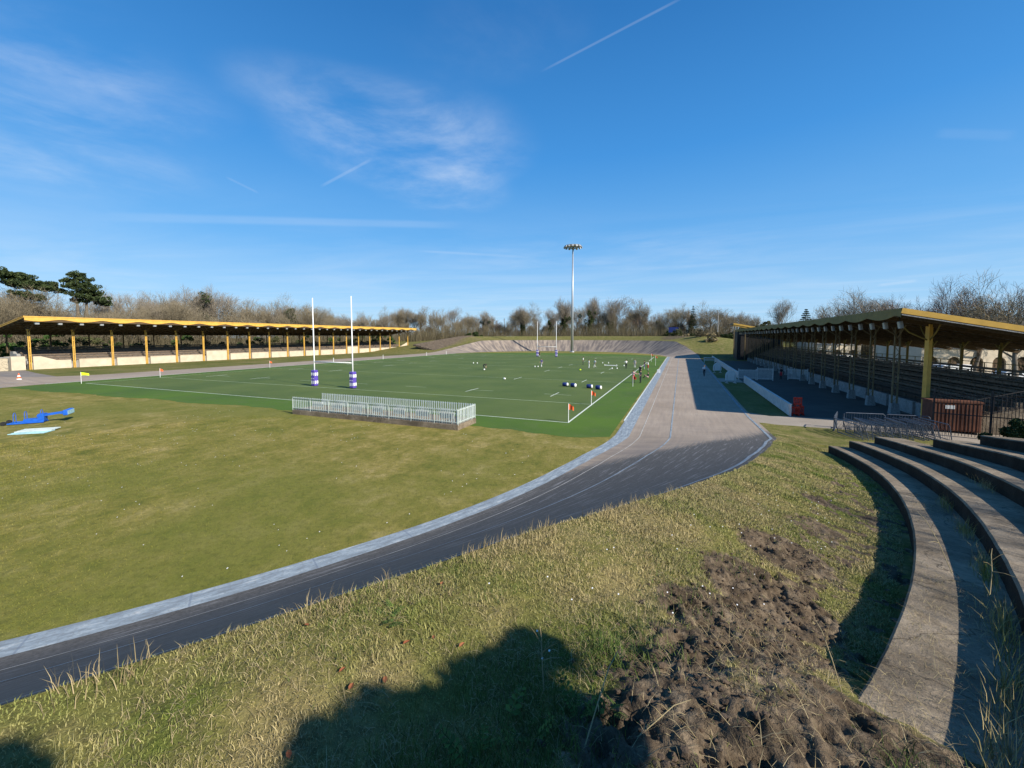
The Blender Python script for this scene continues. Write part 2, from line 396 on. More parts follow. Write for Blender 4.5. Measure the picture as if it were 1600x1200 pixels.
# darker tone starts a little before the near bend and ends after it
def strip(name, d0, d1, mat, n=2, lift=0.0, sel=None, label=None, from_rim=False):
    P = []; A = []; B = []; D = []; K = []
    sts = ST if sel is None else [s for s in ST if sel(s)]
    for i, st in enumerate(sts):
        ri, rr, zr = st_prof(st); w = rr - ri; row = []
        a0, a1 = (w + d0, w + d1) if from_rim else (d0, w if d1 is None else d1)
        for d in np.linspace(a0, a1, n):
            p = st_point(st, ri + d); z = bank_z(d, w, zr)
            row.append((p[0], p[1], z + lift))
            A.append(SS[ST.index(st)] if sel else SS[i]); B.append(d); K.append(min(1, zr / 3.0))
            if (st[0] == 1 and st[1] < 150) or st[0] == 0: dv = min(1.2, max(-.2, .5 + (17.5 + d*1.3 - p[1]) * .14))
            else: dv = 0
            D.append(dv)
        P.append(row)
    me = grid(name, np.array(P), [mat], closed=(sel is None))
    attr(me, 'ts', A); attr(me, 'td', B); attr(me, 'dark', D); attr(me, 'bank', K)
    o = bpy.data.objects.new(name, me); link(o); tag(o, label, None, None, 'structure'); return o
strip('track', 0, None, M['track'], 16, .004, label='concrete cycling track with banked bends round the sports field')
rs = lambda st: st[0] in (0, 1)
strip('blue_band', 0.02, .85, M['blue'], 4, .012, sel=lambda s: rs(s) and not (s[0] == 1 and s[1] > 175), label='worn pale blue band along the inner edge of the track')
strip('track_line', -.08, .02, M['line'], 2, .014, sel=lambda s: s[0] == 0 and s[1] > 30, label='thin white line along the inner edge of the straight')
strip('track_line', 1.46, 1.52, M['line_worn'], 2, .016, sel=rs, label='thin white line just outside the pale blue band')
strip('track_line', 3.2, 3.29, M['blue'], 2, .016, sel=rs, label='thin pale blue line along the middle of the track')
strip('track_line', -.36, -.22, M['blue'], 2, .02, sel=lambda s: rs(s), from_rim=True, label='thin pale blue line near the outer rim of the track')
strip('track_line', -.12, .16, M['line'], 2, .018, sel=lambda s: s[0] == 2, label='white edge line between the pitch and the far straight')

# infield: natural grass sheet + synthetic turf sheet
def inner_poly(off):
    return [tuple(st_point(st, st_prof(st)[0] + off)) for st in ST]
def flat_poly(name, pts, z, mat, label):
    me = bpy.data.meshes.new(name); me.from_pydata([(x, y, z) for x, y in pts], [], [tuple(range(len(pts)))]); me.materials.append(mat)
    me.update(); o = bpy.data.objects.new(name, me); link(o); return tag(o, label, None, None, 'structure')
flat_poly('grass_field', inner_poly(.1), -.004, M['infield'], 'flat dull green natural grass of the infield')
turf = []
for k in range(281): turf.append((-75.6 + k*.25, 22.2 + 2.6*min(1, k/190) + .25*math.sin(k*.13) + .28*(float(vn(np.array([k*.31]), np.array([2.0]), 4)[0])-.5) + .16*(random.random()-.5)))
turf += [(-3.95, 25.5)] + [(-3.95, y) for y in (40, 80, 120, 133)]
turf += [(-8, 141), (-16, 146.5), (-28, 149.5), (-45, 150), (-58, 147), (-68, 141), (-74, 135), (-76.4, 130), (-76.4, 60), (-76.4, 26)]
flat_poly('pitch_turf', turf, .001, M['turf'], 'deep green synthetic rugby pitch')
lm = MB()
def pl(x0, y0, x1, y1, w=.10, m=0, mb=None): (mb or lm).beam((x0, y0, .006), (x1, y1, .006), w, .004, m)
lx0, lx1, g0, g1 = -73.2, -7.4, 37.2, 122.5
pl(lx0, 28.6, lx0, 131, .08, 1); pl(lx1, 28.6, lx1, 131, .12)
for y in (28.6, 131): pl(lx0, y, lx1, y, .085)
for y in (g0, g1): pl(lx0, y, lx1, y, .085, 1)
for y in (g0+19.5, (g0+g1)/2, g1-19.5): pl(lx0, y, lx1, y, .06, 1)
for y in (g0+5, g0+34, g1-34, g1-5):
    for k in range(7): xx = lx0+5+k*9.1; pl(xx, y, xx+3, y, .08, 1)
for x in (lx0+5, lx0+15, lx1-15, lx1-5):
    for y in (g0+5, g0+19.5, g0+34, (g0+g1)/2, g1-34, g1-19.5, g1-5): pl(x, y-1.6, x, y+1.6, .09)
tag(lm.build('pitch_lines', [M['line'], M['line_turf']]), 'faint white markings painted on the rugby pitch', kind='structure')

# the wide ground, aprons and paths
gm = MB(); gm.add([(-1500,-800,-.03),(1500,-800,-.03),(1500,1500,-.03),(-1500,1500,-.03)], [(0,1,2,3)])
tag(gm.build('ground', M['ground']), 'rough grassy ground round the velodrome', kind='structure')
flat_poly('apron', [(-76.9,10),(-76.9,31),(-88.5,31.6),(-101,33.4),(-112.5,35.6),(-112.5,5)], -.012, M['apron'], 'grey asphalt apron before the left stand')
flat_poly('courtyard', [(8.0,37.6),(17.4,37.6),(17.4,125),(8.0,125)], -.010, M['yard'], 'grey paved yard before the right stand')
flat_poly('path', [(5.2,33.6),(6.4,33.0),(10.6,33.4),(14.5,31.5),(26,31.0),(26,37.6),(8.1,37.55),(6.6,37.0),(5.2,38.2)], -.007, M['path'], 'pale path between the track and the right stand')
flat_poly('path', [(5.2,62.9),(8.0,62.9),(8.0,68.3),(5.2,68.3)], -.007, M['path'], 'short pale path crossing the grass strip')
flat_poly('road', [(30,20),(34,20),(58,130),(52,130)], -.016, M['apron'], 'grey road behind the right stand')

# ------------------------------------------------------------------ near grass bank (berm) with churned soil
RFOOT, DSTEP, RISE = 47.15, .9, .42
RSTEP = [47.15, 47.97, 48.85, 49.75, 50.65, 51.55, 52.45]
def zA(f): return np.interp(f, [1, 2.4, 6.9, 11, 16.7, 21, 22.8, 25, 27.8, 29.7, 33.4, 40], [.7, .85, 1.3, 1.75, 2.35, 2.8, 2.98, 3.25, 3.62, 3.9, 4.12, 4.2])
def rise(f): return np.interp(f, [2, 8, 12, 18, 24, 30], [.33, .34, .36, .36, .31, .30])
SOIL = [(-.15,1.0,.7),(.15,1.2,.8),(.15,2.0,.75),(.25,2.9,.7),(.55,4.0,.75),(.95,5.2,.75),(1.5,6.8,.7),(2.3,8.8,.55),(3.0,11,.4)]
def fold(x, y):
    th = np.degrees(np.arctan2(CY - y, x - CX)); 
    f = np.where(y < CY, np.minimum(th, 180 - th), -np.degrees((y - CY) / 36.5))
    R = np.where(y < CY, np.hypot(x - CX, y - CY), np.abs(x - CX)); return f, R
def soil(x, y):
    m = np.zeros_like(x)
    for a, b, r in SOIL: m = np.maximum(m, 1 - sst(np.hypot(x-a, y-b), r*.55, r*1.35))
    n = fbm(x*1.7, y*1.7, 4, 5); m2 = m * np.clip(.05 + 1.75*n, 0, 1.15)
    # scattered scuffs over the rest of the bank toward the terrace
    f, R = fold(x, y)
    sc = sst(fbm(x*4.6, y*4.6, 3, 12), .55, .66) * sst(R, 44.6, 46.2) * sst(y, 2, 5) * (1 - sst(y, 16, 26)) * .75
    end = sst(f, 28.3, 29.2) * sst(R, 46.5, 47.1) * (.55 + .5*n)
    return np.clip(np.maximum(np.maximum(m2, sc), end), 0, 1)
def berm_z(x, y, detail=True):
    f, R = fold(x, y); zr = zrim(f); rr = rrim(f)
    t = sst((R - rr) / np.maximum(RFOOT - rr, .2), 0, 1)
    foot = np.where(f > 1, zA(f) - .36, zr*.6)
    z = zr*(1-t) + np.minimum(foot, zr)*t
    mound = sst(f, 27.0, 29.7) * sst(R, 45.3, 47.1) * (1 - sst(R, 47.75, 47.97)*(1-sst(f, 30.5, 32)))
    z = z + mound * (.44 + .12*fbm(x*2, y*2, 3, 3))
    top = sst(R, 52.4, 52.7) * sst(f, 8.3, 9.5) ; z = z + top * 2.35 * (1 - sst(R, 56, 70)) - np.minimum(foot, zr) * sst(R, 57, 80)
    if detail:
        z = z + .05 * (fbm(x*1.3, y*1.3, 4, 8) - .5) * sst(R, rr, rr+.5)
        s = soil(x, y)
        clod = fbm(x*10, y*10, 3, 21) - .5; pit = sst(fbm(x*8 + .3*y, y*8, 2, 33), .54, .70) * sst(fbm(x*1.9, y*1.9, 2, 35), .36, .56)
        rg = 1 - 2*np.abs(fbm(x*9, y*9, 2, 91) - .5)*2
        z = z + s * (.065*clod - .085*pit + .05*(fbm(x*21, y*21, 2, 51)-.5) + .03*(vn(x*38, y*38, 61)-.5) + .03*(rg-.5)) + s*.02
    return z
def build_berm():
    fs = np.concatenate([np.arange(-11, 0, .5), np.arange(0, 16, .25), np.arange(16, 25, .07), np.arange(25, 34, .024), np.arange(34, 42, .07), np.arange(42, 181, 1.5)])
    P = []; 
    for f in fs:
        rr = float(rrim(min(f, 180-f)))
        Rs = np.concatenate([np.linspace(rr - .02, 47.0, 118), np.linspace(47.03, 48.0, 38), np.linspace(48.1, 49.6, 6), np.linspace(50, 54, 6), np.linspace(52.35, 52.8, 4), np.linspace(53.2, 80, 16)]); Rs = np.sort(Rs)
        if f < 0: Rs = np.linspace(rr - .02, 53 + .6*(f+11), len(Rs))
        if f < 0: x = CX + Rs; y = np.full_like(Rs, CY - f*math.pi/180*36.5)
        else: x = CX + Rs*math.cos(R_(f)); y = CY - Rs*math.sin(R_(f))
        P.append(np.stack([x, y, np.zeros_like(x)], -1))
    P = np.array(P); x, y = P[..., 0], P[..., 1]; P[..., 2] = berm_z(x, y)
    # the first column closes down the back of the rim
    P[:, 0, 2] = np.minimum(P[:, 0, 2], P[:, 1, 2]) + .0
    me = grid('grass_bank', P, [M['berm']]); attr(me, 'dirt', soil(x, y).ravel())
    o = bpy.data.objects.new('grass_bank', me); link(o); return tag(o, 'rough grassy bank with churned soil outside the near bend', kind='structure')
build_berm()

def blades(name, x, y, z, h, w, lean, mat, label, wind=None, kind='stuff'):
    n = len(x); a = RNG.uniform(0, 2*math.pi, n); la = RNG.uniform(0, 2*math.pi, n) if wind is None else RNG.normal(wind, .7, n)
    dx, dy = np.cos(a)*w/2, np.sin(a)*w/2; lx, ly = np.cos(la)*lean*h, np.sin(la)*lean*h
    V = np.zeros((n, 5, 3))
    V[:, 0] = np.stack([x-dx, y-dy, z-.02], -1); V[:, 1] = np.stack([x+dx, y+dy, z-.02], -1)
    V[:, 2] = np.stack([x-dx*.7+lx*.35, y-dy*.7+ly*.35, z+h*.62*np.sqrt(np.maximum(.03, 1-np.minimum(lean, .99)**1.6))], -1)
    V[:, 3] = np.stack([x+dx*.7+lx*.35, y+dy*.7+ly*.35, V[:, 2, 2]], -1)
    V[:, 4] = np.stack([x+lx, y+ly, z+h*np.sqrt(np.maximum(.02, 1-np.minimum(lean, .99)**2))], -1)
    b = np.arange(n)[:, None]*5
    me = mesh_np(name, V.reshape(-1, 3), [b + np.array([[0, 1, 3, 2]]), b + np.array([[2, 3, 4]])], [mat])
    o = bpy.data.objects.new(name, me); link(o); return tag(o, label, None, None, kind)
def scatter(n, f0, f1, r0, r1):
    f = RNG.uniform(f0, f1, n); R = RNG.uniform(0, 1, n)
    fr = np.radians(f); Rv = (rrim(f)+r0) + R*(r1 - rrim(f) - r0)
    return CX + Rv*np.cos(fr), CY - Rv*np.sin(fr)
def near_grass():
    X = []; Y = []
    for n, f0, f1 in ((130000, 27.5, 40), (75000, 20, 28), (50000, 8, 20), (16000, -3, 8)):
        x, y = scatter(n, f0, f1, -.02, 47.05); X.append(x); Y.append(y)
    x = np.concatenate(X); y = np.concatenate(Y)
    s = soil(x, y); keep = RNG.uniform(0, 1, len(x)) > np.clip(s*1.28, 0, .97)
    keep &= np.hypot(x, y) > .8
    x, y = x[keep], y[keep]
    z = berm_z(x, y); cl = fbm(x*2.2, y*2.2, 3, 40); d = np.hypot(x, y)
    h = (.016 + .05*np.clip(cl*1.6-.45, 0, 1)) * RNG.uniform(.4, 1.5, len(x)); w = np.clip(.0022 + .0011*d, .003, .016)
    lean = RNG.uniform(.35, 1.25, len(x))
    blades('grass', x, y, z, h, w, lean, M['blade'], 'short rough grass on the near bank')
    x, y = scatter(60000, 22, 40, .0, 46.9); k = (soil(x, y) < .5) & (np.hypot(x, y) > .9) & (fbm(x*1.2+9, y*1.2, 3, 41) > .40); x, y = x[k], y[k]
    blades('thatch', x, y, berm_z(x, y)+.006, RNG.uniform(.03, .11, len(x)), np.clip(.0018+.0007*np.hypot(x, y), .0025, .009), RNG.uniform(.85, 1.05, len(x)), M['thatch'], 'matted dead thatch between the grass of the near bank')
    # dry straw fringe along the rim of the banking
    f = RNG.uniform(24, 41, 2600); k = fbm(f*1.3, f*0, 3, 55); f = f[k > .50]; fr = np.radians(f); Rv = rrim(f) + RNG.uniform(-.06, .22, len(f))
    x, y = CX + Rv*np.cos(fr), CY - Rv*np.sin(fr)
    blades('dry_grass', x, y, berm_z(x, y), RNG.uniform(.05, .17, len(x)), np.full(len(x), .005), RNG.uniform(.1, .8, len(x)), M['straw'], 'pale dry grass fringe along the rim of the banking')
    # lush tufts by the camera and dead straw litter
    X, Y, Hh = [], [], []
    for cx, cy, r, n, hh in ((-1.05,1.5,.30,900,.16),(-.75,1.6,.26,900,.15),(-.62,2.05,.26,600,.13),(-.45,2.85,.22,520,.14),(-.22,3.05,.25,420,.11),(-.9,2.3,.3,500,.1),(1.35,2.15,.22,420,.16),(1.0,1.75,.2,300,.12),(.62,1.75,.16,200,.1),(-.1,4.5,.4,420,.08),(-1.5,3.2,.4,420,.07),(-2.3,2.2,.45,520,.07),(1.2,2.5,.2,260,.14),(1.9,4.6,.26,300,.11),(2.6,6.5,.26,260,.11),(.1,3.9,.3,260,.08),(.75,5.6,.35,260,.08),(-2.0,3.0,.5,400,.06)):
        X.append(RNG.normal(cx, r*.6, n)); Y.append(RNG.normal(cy, r*.6, n)); Hh.append(hh*RNG.uniform(.15, 1.2, n))
    x, y, h = map(np.concatenate, (X, Y, Hh)); f, R = fold(x, y); k = R > rrim(f) + .05; x, y, h = x[k], y[k], h[k]
    blades('lush_grass', x, y, berm_z(x, y), h, np.full(len(x), .0045), RNG.uniform(.3, 1.0, len(x)), M['lush'], 'taller green grass tufts close by on the bank')
    n = 9000; x = RNG.uniform(-2.6, 2.0, n); y = RNG.uniform(1.0, 7, n); f, R = fold(x, y); k = (fbm(x*1.5, y*1.5, 3, 77) > .42) & (R > rrim(f) + .1) & (R < 47.9); x, y = x[k], y[k]
    z = berm_z(x, y)
    blades('straw_litter', x, y, z+.012, RNG.uniform(.04, .2, len(x)), np.full(len(x), .0035), RNG.uniform(.95, 1.0, len(x)), M['straw'], 'dead straw lying on the grass and soil')
near_grass()
def weeds():
    for k, (cx, cy, n, lab) in enumerate(((-.72,2.0,9,'low leafy green weed in the shadow by the viewpoint'),(-.52,2.25,8,'low leafy green weed at the edge of the soil'),(-.9,1.75,8,'low leafy green weed nearest the lower edge of the view'),(-2.0,2.35,6,'flat weed rosette in the sunny grass'),(-.35,2.35,6,'small leafy weed beside the churned soil'))):
        mb = MB()
        for i in range(n):
            z = float(berm_z(np.array([cx]), np.array([cy]))[0]); a = random.uniform(0, 6.28); L_ = random.uniform(.08, .2); e = random.uniform(.2, 1.0)
            d = Vector((math.cos(a)*math.cos(e), math.sin(a)*math.cos(e), math.sin(e))); q = d.cross(Vector((0,0,1))).normalized(); p = Vector((cx+random.gauss(0,.05), cy+random.gauss(0,.05), z))
            mb.tube([p, p+d*L_], [.003,.002], 4, 1)
            for t in np.linspace(.35, 1, 5):
                for sg in (-1, 1):
                    b = p + d*L_*t; w = L_*.30*(1.15-t*.6); tip = b + q*sg*w + d*w*.5 - Vector((0,0,w*.2)); m1 = b + q*sg*w*.5 + d*w*.55; m2 = b + q*sg*w*.6 - d*w*.05
                    mb.add([b, m2, tip, m1], [(0,1,2,3)], 0)
        o = mb.build('weed', [M['lush'], M['lush']]); tag(o, lab, 'weed', None)
weeds()
def field_blades():
    n = 150000; px = RNG.uniform(-60, 1000, n); a = np.arctan((px-800)/641) - R_(22.38); d = 10 + 28*RNG.uniform(0, 1, n)**.8
    x, y = d*np.sin(a), d*np.cos(a); f, R = fold(x, y); k = (np.where(f >= 0, R < rinn(f) - .05, R < 36.4)) & (y < 22.0); x, y, d = x[k], y[k], d[k]
    blades('grass', x, y, np.zeros(len(x)), RNG.uniform(.015, .055, len(x)), np.clip(.0007*d, .006, .03), RNG.uniform(.4, 1.2, len(x)), M['blade_field'], 'short olive grass on the infield lawn')
field_blades()

# loose clods in the churned soil
def clods():
    mb = MB(); n = 0
    while n < 1500:
        k = random.choice(SOIL[:7]); x = random.gauss(k[0], k[2]*.5); y = random.gauss(k[1], k[2]*.5)
        if math.hypot(x, y) < 1.1 or math.hypot(x-CX, y-CY) > 47.0 and y > 2.3: continue
        z = float(berm_z(np.array([x]), np.array([y]))[0]); r = random.uniform(.005, .016) * random.choice((.6, 1, 1.6))
        mb.ball((x, y, z + r*.3), r, 6, 4, 0, (random.uniform(.8, 1.5), random.uniform(.7, 1.2), random.uniform(.5, .9)))
        o = len(mb.v) - 20
        for i in range(o, len(mb.v)):
            a = Vector(mb.v[i]); c = Vector((x, y, z + r*.3)); mb.v[i] = tuple(c + (a - c) * random.uniform(.7, 1.3))
        n += 1
    tag(mb.build('soil_clods', M['soil_lump']), 'crumbled brown soil clods on the churned bank', kind='stuff')
clods()
def litter():
    # fallen leaves
    mb = MB()
    for _ in range(11):
        x, y = random.choice(((-1.75, 1.6), (-1.85, 1.9), (-1.6, 2.15)));  x += random.gauss(0, .28); y += random.gauss(0, .28)
        z = float(berm_z(np.array([x]), np.array([y]))[0]) + .03; a = random.uniform(0, 6.28); r = random.uniform(.014, .024)
        c, s = math.cos(a), math.sin(a)
        pts = [(-1.2,0,.0),(-.4,.6,.25),(.5,.55,.3),(1.2,0,.1),(.5,-.55,.35),(-.4,-.6,.2)]
        P = [(x + r*(px*c - py*s), y + r*(px*s + py*c), z + r*pz) for px, py, pz in pts]
        mb.add(P + [(x, y, z)], [(0,1,6),(1,2,6),(2,3,6),(3,4,6),(4,5,6),(5,0,6)])
    tag(mb.build('fallen_leaves', M['leaf_fall']), 'brown fallen leaves lying in the near grass', kind='stuff')
    # dead stems
    for i, (x, y, dx, dy, hh) in enumerate(((-.42,2.0,.12,.35,.30),(-.75,2.35,-.06,.1,.34),(-.2,2.2,.3,.2,.16),(1.05,3.2,-.12,.25,.36),(2.35,4.9,-.12,.35,.40),(2.45,4.6,.1,.2,.3),(1.75,2.6,-.02,.1,.32),(-.15,1.75,.35,.25,.1))):
        mb = MB(); z = float(berm_z(np.array([x]), np.array([y]))[0])
        if y > 2.5 and x > 1.2: z = 4.15 - .02*y
        p = [(x, y, z-.02), (x+dx*.4, y+dy*.35, z+hh*.5), (x+dx*.7, y+dy*.75, z+hh*.85), (x+dx, y+dy, z+hh)]
        mb.tube(p, [.004, .0035, .003, .0015], 5)
        for k in range(3):
            b = Vector(p[1]) .lerp(Vector(p[2]), k/3); e = b + Vector((random.uniform(-.12,.12), random.uniform(-.1,.12), random.uniform(.0,.12)))
            mb.tube([b, b.lerp(e, .5)+Vector((0,0,.01)), e], [.0025, .002, .001], 4)
        o = mb.build('dead_stem', M['straw']); o.location = (0, 0, 0)
        tag(o, 'thin dead plant stem leaning over the near bank', 'dead stem', 'dead stems on the near bank')
    # daisies scattered over the infield and bank
    n = 420; x = RNG.uniform(-48, -6, n); y = RNG.uniform(6, 23, n); f, R = fold(x, y); k = (R < 35) & (fbm(x*.35, y*.35, 3, 90) > .5); x, y = x[k], y[k]
    V = []; F = []
    for i, (a, b) in enumerate(zip(x, y)):
        r = random.uniform(.008, .019); V += [(a-r, b-r, .03), (a+r, b-r, .03), (a+r, b+r, .045), (a-r, b+r, .045)]; F.append([4*i+j for j in range(4)])
    me = mesh_np('daisies', V, [np.array(F)], [M['white']]); o = bpy.data.objects.new('daisies', me); link(o); tag(o, 'tiny white daisies dotted over the infield grass', kind='stuff')
    f = RNG.uniform(18, 31, 60); fr = np.radians(f); Rv = RNG.uniform(44.8, 46.2, 60); x, y = CX+Rv*np.cos(fr), CY-Rv*np.sin(fr); z = berm_z(x, y)
    V = []; F = []
    for i in range(60):
        r = .006; V += [(x[i]-r, y[i]-r, z[i]+.05), (x[i]+r, y[i]-r, z[i]+.05), (x[i]+r, y[i]+r, z[i]+.055), (x[i]-r, y[i]+r, z[i]+.055)]; F.append([4*i+j for j in range(4)])
    me = mesh_np('daisies', V, [np.array(F)], [M['white']]); o = bpy.data.objects.new('daisies', me); link(o); tag(o, 'a few white daisies in the near bank grass', kind='stuff')
litter()

# ------------------------------------------------------------------ concrete terraces
def terrace(name, cx, cy, sgnx, sgny, f0, f1, nstep, r0, dr, rise_f, zfun, mat, label, loc=(0,0,0), df=.35, worn=.012, rl=None, riser=None, f0s=None):
    root = thing(name, loc, label, 'terrace')
    for k in range(nstep):
        fs = np.arange(f0s[k] if f0s else f0, f1 + 1e-6, df); P = []
        ra = r0 + k*dr; rb = ra + dr + .12
        if rl: ra, rb = rl[k], rl[k+1] + .12; dr = rl[k+1] - ra
        for f in fs:
            rise_ = float(rise_f(f)); z = float(zfun(f)) + rise_*k; c, s = math.cos(R_(f)), math.sin(R_(f))
            j = worn*(float(vn(np.array([f*3.1]), np.array([k*7.0]), 3)[0])-.5)*2; jz = worn*(float(vn(np.array([f*2.3]), np.array([k*5.0]), 9)[0])-.5)
            row = []
            for R, zz in ((ra+.02+j, z-rise_-.35), (ra+.005+j, z-.035+jz), (ra+.03+j, z+jz), (ra+dr*.35, z+.004), (ra+dr*.7, z-.003), (rb, z)):
                row.append((cx + sgnx*R*c - loc[0], cy + sgny*R*s - loc[1], zz - loc[2]))
            P.append(row)
        P = np.array(P); n, m = P.shape[:2]
        me = grid('step', P, [mat], smooth=False)
        bmv = [tuple(v.co) for v in me.vertices]; fsx = [tuple(p.vertices) for p in me.polygons]
        base = len(bmv)
        for end in (0, n-1):   # end caps
            a = P[end, 0]; b = P[end, m-1]; bmv.append((b[0], b[1], a[2])); fsx.append(tuple(end*m + i for i in range(m)) + (len(bmv)-1,))
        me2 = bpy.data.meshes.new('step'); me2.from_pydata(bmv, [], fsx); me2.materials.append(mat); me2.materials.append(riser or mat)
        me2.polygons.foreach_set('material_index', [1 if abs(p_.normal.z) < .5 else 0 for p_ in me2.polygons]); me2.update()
        o = bpy.data.objects.new('step', me2); link(o, root)
        bpy.data.meshes.remove(me)
    return root
terrace('concrete_terrace', CX, CY, 1, -1, 1.6, 80, 6, RFOOT, DSTEP, rise, zA, M['conc_step'], 'weathered curved concrete terrace steps beside the near bank', df=.3, worn=.004, rl=RSTEP, riser=M['conc_riser_shade'], f0s=[1.6, 1.6, 1.9, 5.6, 6.8, 8.2])
def terrace_plants():
    x, y = [], []
    for f, R, n in ((27.5,47.83,160),(25.5,47.84,180),(23,47.84,160),(29,47.8,200),(20,47.84,120),(17,47.85,100),(22,48.75,90),(15,48.75,90),(30.2,47.75,300),(31,47.6,400)):
        a = np.radians(RNG.normal(f, .5, n)); r = np.minimum(RNG.normal(R, .05, n), R+.07); x.append(CX+r*np.cos(a)); y.append(CY-r*np.sin(a))
    x, y = map(np.concatenate, (x, y)); f, R = fold(x, y); k = None
    z = np.maximum(zA(f) + rise(f)*np.where(R > 47.98, 1, 0), 0)
    n = len(x)
    blades('terrace_weeds', x, y, z, RNG.uniform(.08, .32, n), np.full(n, .006), RNG.uniform(.1, .7, n), M['blade'], 'rank weeds growing along the foot of the terrace risers')
    n = 3600; f = RNG.uniform(16, 30.5, n); fr = np.radians(f); r = RNG.uniform(47.2, 47.85, n); x, y = CX+r*np.cos(fr), CY-r*np.sin(fr)
    kk = fbm(x*2, y*2, 3, 66) + sst(f, 22, 29)*.3 > .55; x, y, f = x[kk], y[kk], f[kk]
    blades('straw_litter', x, y, zA(f)+.012, RNG.uniform(.03, .16, len(x)), np.full(len(x), .0035), RNG.uniform(.96, 1.0, len(x)), M['thatch'], 'dead straw lying on the lowest terrace step')
terrace_plants()

# ------------------------------------------------------------------ far bend grass bank and old terraces
def zfar(x, y):
    th = np.degrees(np.arctan2(y - FY, CX - x)); f = np.where(y > FY, np.minimum(th, 180-th), -np.degrees((FY - y)/36.5))
    R = np.where(y > FY, np.hypot(x-CX, y-FY), np.abs(x-CX)); zr = zrim(f)*1.1; rr = rrim(f) + np.where((x < CX) & (y <= FY), 1.6, 0)
    g = zr/4.65
    z = zr + g*(1.75*sst(R, rr+1.5, rr+12) - 1.9*sst(R, rr+14, rr+32)) - zr*sst(R, 130, 200)*.9
    return z + .25*g*(fbm(x*.15, y*.15, 4, 15)-.5)*sst(R, rr, rr+3)
def build_far():
    P = []
    for f in np.concatenate([np.arange(-24, 180, 1.2), np.arange(180, 205, 1.2)]):
        ff = min(f, 180-f) ; rr = float(rrim(ff))
        if f < 0 : rr += 1.6*min(1, -f*.01745*36.5/15)
        Rs = np.concatenate([[rr-.02], rr + np.array([.4, 1, 1.8, 2.7, 4, 5.5, 7, 9, 11, 13, 16, 20, 25, 32, 40, 55, 75, 110])])
        if f < 0: x = CX - Rs; y = np.full_like(Rs, FY + f*math.pi/180*36.5)
        elif f > 180: x = CX + Rs; y = np.full_like(Rs, FY - (f-180)*math.pi/180*36.5)
        else: x = CX - Rs*math.cos(R_(f)); y = FY + Rs*math.sin(R_(f))
        P.append(np.stack([x, y, zfar(x, y)], -1))
    P = np.array(P); me = grid('far_bank', P, [M['berm']])
    x, y = P[..., 0].ravel(), P[..., 1].ravel(); attr(me, 'dirt', .36*sst(fbm(x*.07, y*.07, 3, 60), .5, .7) + .22*sst(x, -20, -2)*sst(fbm(x*.2, y*.2, 3, 63), .3, .6))
    o = bpy.data.objects.new('far_bank', me); link(o); tag(o, 'grassy bank rising behind the far banked bend', kind='structure')
build_far()
terrace('stone_terrace', CX, FY, -1, 1, 1.5, 34, 8, 48.0, 1.25, lambda f: .28, lambda f: float(zrim(f))*1.1 + .2, M['conc_brown'], 'old brown terrace steps behind the far left of the bend', df=1.2)

